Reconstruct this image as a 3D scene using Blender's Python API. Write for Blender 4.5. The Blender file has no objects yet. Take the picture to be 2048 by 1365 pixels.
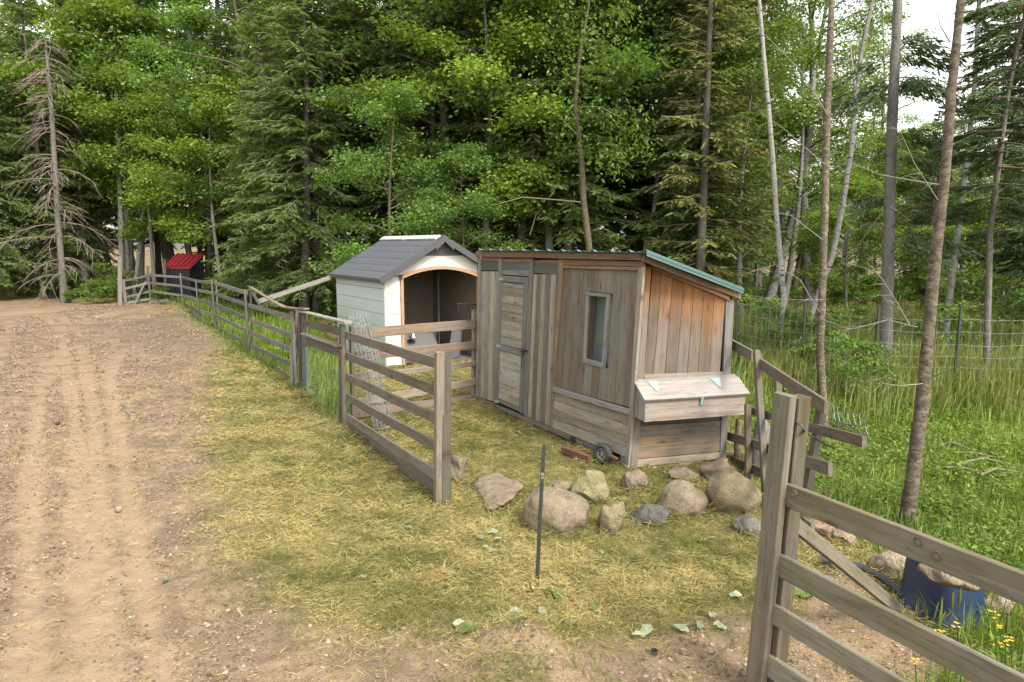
import bpy, bmesh, math, random
import numpy as np
from mathutils import Vector, Matrix

random.seed(7)
rng = np.random.default_rng(7)
SC = bpy.context.scene
COL = SC.collection
R = math.radians

# ------------------------------------------------------------------ camera
PITCH, FPX, CH = 8.0, 1365.0, 2.3
cd = bpy.data.cameras.new('camera')
cam = bpy.data.objects.new('camera', cd)
COL.objects.link(cam)
cam.location = (0, 0, CH)
cam.rotation_euler = (R(90 - PITCH), 0, 0)
cd.sensor_width = 36.0
cd.lens = FPX / 2048 * 36
cd.clip_start = 0.05
cd.clip_end = 2000
SC.camera = cam

# ------------------------------------------------------------------ light
SUN = Vector((0.5, -0.7, 0.95)).normalized()
w = bpy.data.worlds.new('World')
SC.world = w
w.use_nodes = True
wn = w.node_tree
sky = wn.nodes.new('ShaderNodeTexSky')
sky.sky_type = 'NISHITA'
sky.sun_disc = False
sky.sun_elevation = math.asin(SUN.z)
sky.sun_rotation = math.atan2(SUN.x, SUN.y)
sky.air_density = 1.2
sky.dust_density = 3.0
sky.ozone_density = 1.0
hs = wn.nodes.new('ShaderNodeHueSaturation')
hs.inputs['Saturation'].default_value = 0.22
wn.links.new(sky.outputs[0], hs.inputs['Color'])
wm = wn.nodes.new('ShaderNodeMix')
wm.data_type = 'RGBA'; wm.blend_type = 'MULTIPLY'
wm.inputs[0].default_value = 1.0
wm.inputs[7].default_value = (1.0, 0.975, 0.92, 1)
wn.links.new(hs.outputs[0], wm.inputs[6])
wn.links.new(wm.outputs[2], wn.nodes['Background'].inputs[0])
wn.nodes['Background'].inputs[1].default_value = 0.15
sd = bpy.data.lights.new('sun', 'SUN')
sd.energy = 1.5
sd.angle = R(10)
sd.color = (1.0, 0.93, 0.82)
sun = bpy.data.objects.new('sun', sd)
COL.objects.link(sun)
sun.rotation_euler = (-SUN).to_track_quat('-Z', 'Y').to_euler()
vs = SC.view_settings
vs.view_transform = 'Standard'
vs.look = 'None'
vs.gamma = 1
vs.use_curve_mapping = False
vs.exposure = 1.8

# ------------------------------------------------------------------ pixel -> place helpers
_t = R(PITCH)
FW = np.array([0, math.cos(_t), -math.sin(_t)])
UP = np.array([0, math.sin(_t), math.cos(_t)])
CO = np.array([0, 0, CH])
ZV = np.array([0, 0, 1.0])
def ray(x, y):
    return FW + np.array([1.0, 0, 0]) * ((x - 1024) / FPX) - UP * ((y - 682.5) / FPX)
def G(x, y, z=0.0):
    d = ray(x, y)
    return CO + d * ((z - CH) / d[2])
def at(x, y, D):                       # point on the ray at horizontal distance D
    d = ray(x, y)
    return CO + d * (D / math.hypot(d[0], d[1]))
class Plane:
    def __init__(s, p, q=None, n=None):
        s.p = np.array(p, float)
        if n is None:
            n = np.cross(np.array(q, float) - s.p, ZV)
        n = np.array(n, float)
        n /= np.linalg.norm(n)
        if n @ (CO - s.p) < 0:
            n = -n
        s.n = n
    def __call__(s, x, y, off=0.0):
        d = ray(x, y)
        return CO + d * ((s.p + s.n * off - CO) @ s.n / (d @ s.n))
def facing(base):                      # upright plane through base, square to the line of sight
    b = np.array(base, float)
    return Plane(b, n=np.array([-b[0], -b[1], 0]))
def dist(p):
    return math.hypot(p[0], p[1])

# ------------------------------------------------------------------ noise
def vnoise(x, y, seed=0):
    x = np.asarray(x, float); y = np.asarray(y, float)
    xi = np.floor(x).astype(np.int64); yi = np.floor(y).astype(np.int64)
    fx = x - xi; fy = y - yi
    fx = fx * fx * (3 - 2 * fx); fy = fy * fy * (3 - 2 * fy)
    def h(a, b):
        n = (a * 374761393 + b * 668265263 + seed * 974634777) & 0x7fffffff
        n = ((n ^ (n >> 13)) * 1274126177) & 0x7fffffff
        return ((n ^ (n >> 16)) & 0xffff) / 65535.0
    return (h(xi, yi) * (1 - fx) + h(xi + 1, yi) * fx) * (1 - fy) + (h(xi, yi + 1) * (1 - fx) + h(xi + 1, yi + 1) * fx) * fy
def fbm(x, y, seed=0, o=3):
    s = 0; a = 0.5; t = 0
    for k in range(o):
        s = s + a * vnoise(x * 2 ** k, y * 2 ** k, seed + k * 17); t += a; a *= 0.5
    return s / t
def smooth(e0, e1, x):
    t = np.clip((x - e0) / (e1 - e0), 0, 1)
    return t * t * (3 - 2 * t)
def polydist(px, py, poly):            # signed distance, positive inside
    poly = np.array(poly, float)
    d = np.full(px.shape, 1e9); ins = np.zeros(px.shape, bool)
    for i in range(len(poly)):
        a = poly[i]; b = poly[(i + 1) % len(poly)]
        e = b - a
        t = np.clip(((px - a[0]) * e[0] + (py - a[1]) * e[1]) / max(e @ e, 1e-9), 0, 1)
        d = np.minimum(d, np.hypot(px - a[0] - t * e[0], py - a[1] - t * e[1]))
        c = ((a[1] > py) != (b[1] > py))
        with np.errstate(divide='ignore', invalid='ignore'):
            xx = (b[0] - a[0]) * (py - a[1]) / (b[1] - a[1] + 1e-12) + a[0]
        ins ^= c & (px < xx)
    return np.where(ins, d, -d)
def linedist(px, py, pts):
    d = np.full(px.shape, 1e9)
    for a, b in zip(pts[:-1], pts[1:]):
        a = np.array(a); b = np.array(b); e = b - a
        t = np.clip(((px - a[0]) * e[0] + (py - a[1]) * e[1]) / max(e @ e, 1e-9), 0, 1)
        d = np.minimum(d, np.hypot(px - a[0] - t * e[0], py - a[1] - t * e[1]))
    return d
def gpoly(pts):
    return [tuple(G(x, y)[:2]) for x, y in pts]

# ------------------------------------------------------------------ node helper
class NT:
    def __init__(s, name):
        s.m = bpy.data.materials.new(name)
        s.m.use_nodes = True
        s.t = s.m.node_tree
        for n in list(s.t.nodes):
            s.t.nodes.remove(n)
        s.out = s.t.nodes.new('ShaderNodeOutputMaterial')
    def n(s, typ, ins=None, out=0, **props):
        nd = s.t.nodes.new('ShaderNode' + typ)
        for k, v in props.items():
            setattr(nd, k, v)
        for k, v in (ins or {}).items():
            sk = nd.inputs[k]
            if isinstance(v, bpy.types.NodeSocket):
                s.t.links.new(v, sk)
            else:
                if isinstance(v, (tuple, list)) and len(v) == 3 and sk.type == 'RGBA':
                    v = (*v, 1)
                sk.default_value = v
        return nd.outputs[out]
    def math(s, op, a, b=0.0, clamp=False):
        return s.n('Math', {0: a, 1: b}, operation=op, use_clamp=clamp)
    def vmul(s, v, k):
        return s.n('VectorMath', {0: v, 1: k}, operation='MULTIPLY')
    def vadd(s, v, k):
        return s.n('VectorMath', {0: v, 1: k}, operation='ADD')
    def noise(s, vec, scale=1.0, detail=3.0, rough=0.55):
        return s.n('TexNoise', {'Vector': vec, 'Scale': scale, 'Detail': detail, 'Roughness': rough})
    def ramp(s, f, lo, hi):
        return s.n('MapRange', {0: f, 1: lo, 2: hi, 3: 0.0, 4: 1.0}, interpolation_type='SMOOTHSTEP')
    def mix(s, f, a, b, mode='MIX'):
        nd = s.t.nodes.new('ShaderNodeMix')
        nd.data_type = 'RGBA'; nd.blend_type = mode
        for k, v in ((0, f), (6, a), (7, b)):
            if isinstance(v, bpy.types.NodeSocket):
                s.t.links.new(v, nd.inputs[k])
            else:
                if isinstance(v, (tuple, list)) and len(v) == 3:
                    v = (*v, 1)
                nd.inputs[k].default_value = v
        return nd.outputs[2]
    def attr(s, name, obj=False, out=2):
        return s.n('Attribute', out=out, attribute_name=name, attribute_type='OBJECT' if obj else 'GEOMETRY')
    def scale(s, col, f):
        return s.mix(1.0, col, s.n('CombineColor', {0: f, 1: f, 2: f}), 'MULTIPLY')
    def bump(s, h, strength=0.3, d=0.01):
        return s.n('Bump', {'Height': h, 'Strength': strength, 'Distance': d})
    def bsdf(s, col, rough=0.8, normal=None, metal=0.0, spec=0.5, **kw):
        ins = {'Base Color': col, 'Roughness': rough, 'Metallic': metal, 'Specular IOR Level': spec}
        if normal is not None:
            ins['Normal'] = normal
        ins.update(kw)
        return s.n('BsdfPrincipled', ins)
    def done(s, sh):
        s.t.links.new(sh, s.out.inputs[0])
        return s.m

def plain(name, col, rough=0.6, metal=0.0, var=0.15, nscale=12.0, bump=0.0):
    k = NT(name)
    o = k.n('TexCoord', out=3)
    f = k.noise(o, nscale, 4)
    c = k.scale(col, k.math('ADD', k.math('MULTIPLY', f, 2 * var), 1 - var))
    nm = k.bump(f, bump, 0.01) if bump else None
    return k.done(k.bsdf(c, rough, nm, metal))

def wood(name, a, b, grey, greyamt=0.5, dark=(0.045, 0.035, 0.028), rnd=0.45, warm=None, moss=None, knots=True, rough=0.85):
    """board grain runs along local x"""
    k = NT(name)
    o = k.n('TexCoord', out=3)
    r = k.n('ObjectInfo', out=5)
    off = k.n('CombineXYZ', {0: k.math('MULTIPLY', r, 91.0), 1: k.math('MULTIPLY', r, 37.0), 2: k.math('MULTIPLY', r, 53.0)})
    v = k.vadd(o, off)
    fine = k.noise(k.vmul(v, (2.2, 70, 70)), 1.0, 4, 0.65)
    mid = k.noise(k.vmul(v, (1.1, 16, 16)), 1.0, 3)
    blot = k.noise(k.vmul(v, (1.3, 3.5, 3.5)), 1.0, 4, 0.6)
    blot2 = k.noise(k.vadd(k.vmul(v, (2.6, 6, 6)), (13, 5, 2)), 1.0, 4, 0.6)
    c = k.mix(k.ramp(mid, 0.3, 0.7), a, b)
    gfac = k.math('ADD', k.ramp(blot, 0.32, 0.68), k.math('ADD', greyamt - 0.5, k.math('MULTIPLY', k.math('SUBTRACT', r, 0.5), 0.6)), True)
    c = k.mix(gfac, c, grey)
    if warm is not None:
        half = k.attr('half', True)
        x = k.n('SeparateXYZ', {0: o}, out=0)
        top = k.math('SUBTRACT', half, x)
        edge = k.math('ADD', top, k.math('MULTIPLY', k.math('SUBTRACT', k.noise(k.vmul(v, (1.5, 22, 22)), 1.0, 4, 0.7), 0.5), 0.95))
        wf = k.math('SUBTRACT', 1.0, k.ramp(edge, 0.1, 0.62))
        c = k.mix(k.math('MULTIPLY', wf, 0.9), c, k.mix(blot2, warm, (warm[0] * 0.5, warm[1] * 0.42, warm[2] * 0.4)))
    if moss is not None:
        c = k.mix(k.math('MULTIPLY', k.ramp(blot2, 0.5, 0.75), 0.6), c, moss)
    c = k.mix(k.math('MULTIPLY', k.ramp(fine, 0.48, 0.74), 0.55), c, dark)
    c = k.mix(k.math('MULTIPLY', k.ramp(k.noise(k.vadd(k.vmul(v, (0.7, 34, 34)), (7, 1, 9)), 1.0, 3, 0.6), 0.54, 0.7), 0.28), c, (dark[0] * 1.8, dark[1] * 1.7, dark[2] * 1.6))
    c = k.mix(k.math('MULTIPLY', k.ramp(k.noise(k.vadd(k.vmul(v, (1.6, 48, 48)), (2, 31, 19)), 1.0, 3, 0.6), 0.56, 0.7), 0.22), c, (grey[0] * 1.7, grey[1] * 1.7, grey[2] * 1.65))
    stain = k.ramp(k.noise(k.vadd(k.vmul(v, (3.0, 9, 9)), (3, 41, 8)), 1.0, 5, 0.65), 0.57, 0.72)
    c = k.mix(k.math('MULTIPLY', stain, 0.45), c, dark)
    h = fine
    if knots:
        sx = k.n('SeparateXYZ', {0: v})
        nd = sx.node
        kv = k.n('CombineXYZ', {0: k.math('MULTIPLY', nd.outputs[0], 2.6), 1: k.math('MULTIPLY', r, 77.0), 2: k.math('MULTIPLY', nd.outputs[2], 8.5)})
        vo = k.n('TexVoronoi', {'Vector': kv, 'Scale': 1.0, 'Randomness': 1.0}, out=0)
        kn = k.math('SUBTRACT', 1.0, k.ramp(vo, 0.07, 0.13))
        ring = k.math('SUBTRACT', 1.0, k.ramp(vo, 0.1, 0.28))
        c = k.mix(k.math('MULTIPLY', ring, 0.35), c, (a[0] * 0.75, a[1] * 0.6, a[2] * 0.5))
        c = k.mix(k.math('MULTIPLY', kn, 0.8), c, (0.07, 0.045, 0.03))
    tone = k.attr('tone', True)
    c = k.mix(k.math('MULTIPLY', k.ramp(k.noise(k.vadd(k.vmul(v, (5, 26, 26)), (1, 2, 77)), 1.0, 5, 0.7), 0.5, 0.7), 0.45), c, (dark[0] * 1.3, dark[1] * 1.3, dark[2] * 1.3))
    val = k.math('ADD', k.math('ADD', 1.0, tone), k.math('MULTIPLY', k.math('SUBTRACT', r, 0.5), rnd))
    c = k.scale(c, val)
    return k.done(k.bsdf(c, rough, k.bump(h, 0.6, 0.006), spec=0.25))

def leafmat(name, a, b, trans=0.35, rough=0.55, spec=0.3, objvar=0.35):
    k = NT(name)
    t = k.attr('tint')
    r = k.n('ObjectInfo', out=5)
    pos = k.n('NewGeometry', out=0)
    big = k.noise(pos, 0.7, 2)
    f = k.math('ADD', k.math('MULTIPLY', t, 0.65), k.math('MULTIPLY', big, 0.35), True)
    c = k.mix(k.ramp(f, 0.15, 0.85), a, b)
    c = k.scale(c, k.math('ADD', 1 - objvar / 2, k.math('MULTIPLY', r, objvar)))
    s1 = k.bsdf(c, rough, spec=spec)
    s2 = k.n('BsdfTranslucent', {'Color': k.mix(1.0, c, (1.3, 1.25, 0.5), 'MULTIPLY')})
    return k.done(k.n('MixShader', {0: trans, 1: s1, 2: s2}))

def barkmat(name, a, b, c3, kind='spruce'):
    k = NT(name)
    o = k.n('TexCoord', out=3)
    r = k.n('ObjectInfo', out=5)
    v = k.vadd(o, k.n('CombineXYZ', {0: k.math('MULTIPLY', r, 31.0), 2: k.math('MULTIPLY', r, 17.0)}))
    if kind == 'spruce':
        f = k.noise(k.vmul(v, (30, 30, 12)), 1.0, 4, 0.65)
        g = k.noise(k.vmul(v, (5, 5, 2)), 1.0, 3)
    else:
        f = k.noise(k.vmul(v, (16, 16, 26)), 1.0, 5, 0.7)
        g = k.noise(k.vmul(v, (4, 4, 3)), 1.0, 4, 0.6)
    c = k.mix(k.ramp(f, 0.3, 0.7), a, b)
    if kind == 'birch':
        dk = k.ramp(k.noise(k.vmul(v, (7, 7, 22)), 1.0, 4, 0.6), 0.58, 0.64)
        c = k.mix(dk, c, c3)
        c = k.mix(k.math('MULTIPLY', k.ramp(g, 0.55, 0.7), 0.6), c, (0.09, 0.1, 0.07))
    elif kind == 'cherry':
        c = k.mix(k.ramp(g, 0.45, 0.72), c, c3)
        dash = k.ramp(k.noise(k.vmul(v, (13, 13, 75)), 1.0, 3, 0.6), 0.58, 0.68)
        c = k.mix(k.math('MULTIPLY', dash, 0.65), c, (a[0] * .5, a[1] * .5, a[2] * .5))
        peel = k.ramp(k.noise(k.vmul(v, (7, 7, 17)), 1.0, 5, 0.7), 0.56, 0.64)
        c = k.mix(k.math('MULTIPLY', peel, 0.6), c, (b[0] * 1.35, b[1] * 1.4, b[2] * 1.45))
    else:
        c = k.mix(k.ramp(g, 0.45, 0.72), c, c3)
    c = k.scale(c, k.math('ADD', 0.75, k.math('MULTIPLY', r, 0.5)))
    return k.done(k.bsdf(c, 0.9, k.bump(f, 0.8, 0.02), spec=0.2))

M = {}
M['fence'] = wood('fence_wood', (0.0955, 0.0753, 0.0512), (0.153, 0.126, 0.0903), (0.127, 0.116, 0.0963), 0.5, moss=(0.0955, 0.0973, 0.0512))
M['fence_far'] = wood('old_fence_wood', (0.105, 0.0942, 0.0783), (0.146, 0.135, 0.114), (0.15, 0.141, 0.129), 0.6)
M['pinkwood'] = wood('pinkish_fence_wood', (0.172, 0.126, 0.0933), (0.229, 0.17, 0.126), (0.185, 0.157, 0.132), 0.4)
M['gate'] = wood('gate_wood', (0.115, 0.0942, 0.0542), (0.178, 0.151, 0.0993), (0.165, 0.154, 0.126), 0.45, moss=(0.121, 0.116, 0.0542))
M['plank'] = wood('weathered_plank', (0.167, 0.133, 0.0919), (0.227, 0.192, 0.144), (0.159, 0.152, 0.136), 0.5, rnd=0.75)
M['palewood'] = wood('pale_plank', (0.234, 0.188, 0.127), (0.328, 0.288, 0.216), (0.226, 0.219, 0.195), 0.4, rnd=0.4)
M['greyframe'] = wood('grey_frame_wood', (0.134, 0.121, 0.105), (0.188, 0.173, 0.156), (0.158, 0.157, 0.153), 0.6, rnd=0.3)
M['panel'] = wood('panel_plank', (0.125, 0.0939, 0.0639), (0.171, 0.139, 0.0999), (0.151, 0.145, 0.127), 0.42, rnd=0.35)
M['side'] = wood('side_plank', (0.108, 0.0784, 0.0523), (0.154, 0.121, 0.0882), (0.127, 0.108, 0.0915), 0.45, warm=(0.25, 0.112, 0.034), rnd=0.3)
M['trim'] = wood('brown_trim_wood', (0.144, 0.0784, 0.0392), (0.216, 0.131, 0.0719), (0.163, 0.118, 0.085), 0.35, rnd=0.3)
M['lowside'] = wood('low_side_plank', (0.216, 0.137, 0.0784), (0.275, 0.19, 0.118), (0.131, 0.114, 0.098), 0.5, rnd=0.3)
M['boxwood'] = wood('nest_box_wood', (0.201, 0.151, 0.114), (0.275, 0.225, 0.188), (0.241, 0.218, 0.201), 0.55, dark=(0.0738, 0.047, 0.0335), rnd=0.2)
M['lidwood'] = wood('lid_wood', (0.204, 0.18, 0.164), (0.266, 0.248, 0.235), (0.235, 0.223, 0.217), 0.6, dark=(0.105, 0.0867, 0.0774), rnd=0.1)
M['newwood'] = wood('skid_wood', (0.3612, 0.2752, 0.172), (0.43, 0.3526, 0.2494), (0.3612, 0.3096, 0.2408), 0.35, rnd=0.2)
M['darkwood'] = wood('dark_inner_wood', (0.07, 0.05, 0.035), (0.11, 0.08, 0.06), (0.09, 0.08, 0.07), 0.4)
M['redbrown'] = plain('brown_jamb', (0.075, 0.03, 0.02), 0.7)
M['greenroof'] = plain('green_metal', (0.0535, 0.105, 0.105), 0.45, 0.0, 0.12)
M['palemetal'] = plain('galvanised_metal', (0.5, 0.52, 0.53), 0.35, 0.9, 0.1)
M['wire'] = plain('galvanised_wire', (0.198, 0.207, 0.216), 0.45, 0.6, 0.1)
M['dullwire'] = plain('dull_wire', (0.224, 0.245, 0.231), 0.5, 0.4, 0.1)
M['mint'] = plain('mint_hinge_paint', (0.21, 0.294, 0.28), 0.5)
M['iron'] = plain('dark_iron', (0.035, 0.034, 0.033), 0.55, 0.5, 0.2)
M['rust'] = plain('rusty_iron', (0.1, 0.045, 0.03), 0.8, 0.0, 0.35)
M['rubber'] = plain('black_rubber', (0.028, 0.028, 0.03), 0.7, 0.0, 0.3)
M['hub'] = plain('grey_wheel_rim', (0.28, 0.27, 0.24), 0.5, 0.4, 0.2)
M['postgreen'] = plain('dark_green_post', (0.025, 0.0325, 0.0275), 0.5, 0.2, 0.5, 30)
M['cream'] = plain('pale_yellow', (0.6, 0.5, 0.25), 0.7)
M['netting'] = plain('blue_green_netting', (0.06, 0.2, 0.24), 0.6, 0.0, 0.4, 40)
M['viewgreen'] = plain('window_view_green', (0.144, 0.18, 0.132), 0.4, 0.0, 0.2, 3)
M['paneblue'] = plain('blue_grey_panel', (0.102, 0.126, 0.144), 0.5, 0.0, 0.15, 6)
M['resin'] = plain('cream_resin', (0.428, 0.416, 0.392), 0.55, 0.0, 0.06, 3)
M['resintan'] = plain('tan_trim', (0.281, 0.166, 0.095), 0.6, 0.0, 0.08)
M['shingle'] = plain('slate_shingle', (0.068, 0.0714, 0.085), 0.5, 0.0, 0.35, 5)
M['charcoal'] = plain('charcoal_trim', (0.04, 0.04, 0.0464), 0.5, 0.0, 0.1)
M['skylight'] = plain('white_skylight', (0.459, 0.441, 0.416), 0.4, 0.0, 0.05)
M['greyplastic'] = plain('grey_plastic', (0.0455, 0.0455, 0.049), 0.5, 0.0, 0.12, 3)
M['inner'] = plain('shed_lining', (0.22, 0.18, 0.135), 0.8, 0.0, 0.2, 4)
M['tub'] = plain('navy_plastic', (0.013, 0.025, 0.0594), 0.38, 0.0, 0.2, 4, 0.05)
M['hose'] = plain('black_hose', (0.03, 0.032, 0.036), 0.5)
M['redroof'] = plain('red_metal_roof', (0.42, 0.045, 0.065), 0.45, 0.0, 0.12, 3)
M['blackboard'] = plain('black_boarding', (0.0108, 0.0132, 0.021), 0.7, 0.0, 0.3)
M['deadwood'] = plain('dead_branch', (0.155, 0.124, 0.0992), 0.9, 0.0, 0.3, 3)
M['twig'] = plain('brown_twig', (0.105, 0.084, 0.0595), 0.9, 0.0, 0.4, 3)
M['paletwig'] = plain('pale_twig', (0.17, 0.155, 0.125), 0.9, 0.0, 0.3, 3)
def resin_side():
    k = NT('shade_tinted_resin')
    pos = k.n('NewGeometry', out=0)
    z = k.n('SeparateXYZ', {0: pos}, out=2)
    f = k.noise(pos, 2.5, 4, 0.6)
    al = k.math('MULTIPLY', k.ramp(k.math('ADD', z, k.math('MULTIPLY', f, 0.9)), 1.9, 0.7), 0.55)
    c = k.mix(al, (0.42, 0.46, 0.455), (0.26, 0.36, 0.23))  # blue-green tint of the shaded wall put into the colour, greener towards bottom
    return k.done(k.bsdf(c, 0.55))
M['resinside'] = resin_side()
M['leaf_bright'] = leafmat('maple_leaf', (0.08, 0.155, 0.02), (0.2, 0.285, 0.045), 0.45)
M['leaf_mid'] = leafmat('birch_leaf', (0.0702, 0.13, 0.0194), (0.162, 0.243, 0.0432), 0.4, 0.45, 0.4)
M['leaf_cool'] = leafmat('cherry_leaf', (0.056, 0.121, 0.022), (0.146, 0.242, 0.0495), 0.48, 0.42, 0.45)
M['needle'] = leafmat('spruce_needle', (0.0648, 0.108, 0.0281), (0.162, 0.221, 0.0702), 0.45)
M['needle_dark'] = leafmat('fir_needle', (0.036, 0.066, 0.026), (0.09, 0.135, 0.05), 0.25)
M['needle_olive'] = leafmat('tamarack_needle', (0.0747, 0.0862, 0.023), (0.172, 0.172, 0.0517), 0.3)
M['grass'] = leafmat('green_grass', (0.0595, 0.119, 0.0136), (0.17, 0.2295, 0.03825), 0.35, objvar=0)
M['meadow'] = leafmat('meadow_grass', (0.085, 0.1232, 0.0187), (0.204, 0.221, 0.07225), 0.35, objvar=0)
M['fern'] = leafmat('undergrowth_leaf', (0.0375, 0.106, 0.0175), (0.112, 0.213, 0.0312), 0.35, objvar=0.2)
M['hay'] = leafmat('cut_grass', (0.075, 0.088, 0.021), (0.33, 0.27, 0.11), 0.15, 0.7, 0.2, objvar=0)
M['paleleaf'] = leafmat('wilted_leaf', (0.2, 0.237, 0.148), (0.29, 0.316, 0.237), 0.25)
M['greenleaf'] = leafmat('limp_green_leaf', (0.072, 0.12, 0.03), (0.15, 0.192, 0.06), 0.3)
M['petal'] = plain('yellow_petal', (0.45, 0.3, 0.012), 0.6)
M['bark'] = barkmat('spruce_bark', (0.0726, 0.0627, 0.0528), (0.1452, 0.132, 0.1155), (0.1056, 0.1023, 0.0924))
M['greybark'] = barkmat('grey_trunk_bark', (0.1122, 0.1023, 0.0924), (0.1914, 0.1815, 0.1683), (0.1452, 0.1485, 0.132))
M['cherrybark'] = barkmat('cherry_bark', (0.0502, 0.0375, 0.0264), (0.188, 0.158, 0.119), (0.0878, 0.0711, 0.0528), 'cherry')
M['mossbark'] = barkmat('mossy_bark', (0.0495, 0.0371, 0.0248), (0.099, 0.0792, 0.0594), (0.0445, 0.0495, 0.0198), 'cherry')
M['birchbark'] = barkmat('birch_bark', (0.165, 0.1617, 0.1518), (0.2508, 0.2442, 0.231), (0.0396, 0.0363, 0.033), 'birch')

def rockmat(name, a, b, spot, moss=0.0, mosscol=(0.2, 0.21, 0.06)):
    k = NT(name)
    o = k.n('TexCoord', out=3)
    r = k.n('ObjectInfo', out=5)
    v = k.vadd(o, k.n('CombineXYZ', {0: k.math('MULTIPLY', r, 31.0), 2: k.math('MULTIPLY', r, 17.0)}))
    f = k.noise(v, 7, 5, 0.65); g = k.noise(v, 70, 3, 0.7); h = k.noise(v, 2.8, 4, 0.6)
    c = k.mix(k.ramp(f, 0.35, 0.65), a, b)
    c = k.mix(k.math('MULTIPLY', k.ramp(g, 0.52, 0.66), 0.5), c, spot)
    c = k.mix(k.math('MULTIPLY', k.ramp(k.noise(v, 13, 5, 0.75), 0.5, 0.66), 0.6), c, (0.085, 0.07, 0.052))
    if moss:
        nz = k.n('SeparateXYZ', {0: k.n('NewGeometry', out=1)}, out=2)
        c = k.mix(k.math('MULTIPLY', k.ramp(h, 0.62 - 0.3 * moss, 0.72), 0.75), c, mosscol)
    return k.done(k.bsdf(c, 0.85, k.bump(k.math('ADD', f, k.math('MULTIPLY', g, 0.35)), 1.0, 0.045), spec=0.3))
M['rock_pink'] = rockmat('pinkish_granite', (0.147, 0.114, 0.0773), (0.218, 0.175, 0.123), (0.118, 0.0863, 0.0601), 0.45, (0.112, 0.0988, 0.0344))
M['rock_yellow'] = rockmat('lichened_stone', (0.173, 0.149, 0.0786), (0.26, 0.23, 0.14), (0.124, 0.114, 0.0562), 0.7, (0.124, 0.117, 0.0281))
M['rock_olive'] = rockmat('mossy_boulder', (0.142, 0.123, 0.0702), (0.217, 0.17, 0.101), (0.136, 0.12, 0.0674), 0.6, (0.105, 0.114, 0.0449))
M['rock_dark'] = rockmat('dark_slate', (0.0648, 0.0648, 0.0612), (0.108, 0.108, 0.1044), (0.0504, 0.0504, 0.0504), 0.5, (0.072, 0.0792, 0.0288))
M['rock_grey'] = rockmat('grey_green_stone', (0.13, 0.128, 0.0983), (0.198, 0.191, 0.152), (0.124, 0.125, 0.0955), 0.3)
M['rock_red'] = rockmat('red_angular_stone', (0.201, 0.137, 0.0936), (0.272, 0.216, 0.158), (0.162, 0.13, 0.108), 0.2)
M['rock_beige'] = rockmat('beige_stone', (0.235, 0.179, 0.124), (0.285, 0.23, 0.168), (0.217, 0.167, 0.112), 0.0)
M['clod'] = rockmat('dark_clod', (0.1, 0.075, 0.05), (0.16, 0.12, 0.085), (0.08, 0.06, 0.04), 0.0)

# ------------------------------------------------------------------ object helpers
def tag(o, label=None, cat=None, group=None, kind=None):
    if label: o['label'] = label
    if cat: o['category'] = cat
    if group: o['group'] = group
    if kind: o['kind'] = kind
    return o
def thing(name, loc, label, cat, group=None):
    o = bpy.data.objects.new(name, None)
    COL.objects.link(o)
    o.location = tuple(loc)
    o.empty_display_size = 0.1
    return tag(o, label, cat, group)
def link(name, me, mat, parent=None, mw=None):
    if mat is not None and not me.materials:
        me.materials.append(mat)
    o = bpy.data.objects.new(name, me)
    COL.objects.link(o)
    mw = mw or Matrix()
    if parent is not None:
        o.parent = parent
        p = parent; T = Matrix()
        while p is not None:
            T = p.matrix_basis @ T
            p = p.parent
        o.matrix_basis = T.inverted() @ mw
    else:
        o.matrix_basis = mw
    return o
def mesh(name, V, F, smoothf=False, tint=None):
    me = bpy.data.meshes.new(name)
    V = np.asarray(V, np.float32)
    if isinstance(F, np.ndarray):
        k = F.shape[1]; n = len(F)
        me.vertices.add(len(V)); me.vertices.foreach_set('co', V.ravel())
        me.loops.add(n * k); me.loops.foreach_set('vertex_index', F.astype(np.int32).ravel())
        me.polygons.add(n)
        me.polygons.foreach_set('loop_start', np.arange(0, n * k, k, dtype=np.int32))
        me.polygons.foreach_set('loop_total', np.full(n, k, np.int32))
        me.update(calc_edges=True)
    else:
        me.from_pydata(V.tolist(), [], F)
        me.update()
    if smoothf:
        me.polygons.foreach_set('use_smooth', np.ones(len(me.polygons), bool))
    if tint is not None:
        a = me.attributes.new('tint', 'FLOAT', 'POINT')
        a.data.foreach_set('value', np.asarray(tint, np.float32))
    return me
def obj(name, V, F, mat, parent=None, smoothf=False, tint=None, mw=None):
    return link(name, mesh(name, V, F, smoothf, tint), mat, parent, mw)
def frame(o, x, y, z):
    m = Matrix.Identity(4)
    for i, a in enumerate((x, y, z, o)):
        for j in range(3):
            m[j][i] = float(a[j])
    return m
def nrm(v):
    v = np.asarray(v, float)
    return v / np.linalg.norm(v)

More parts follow.
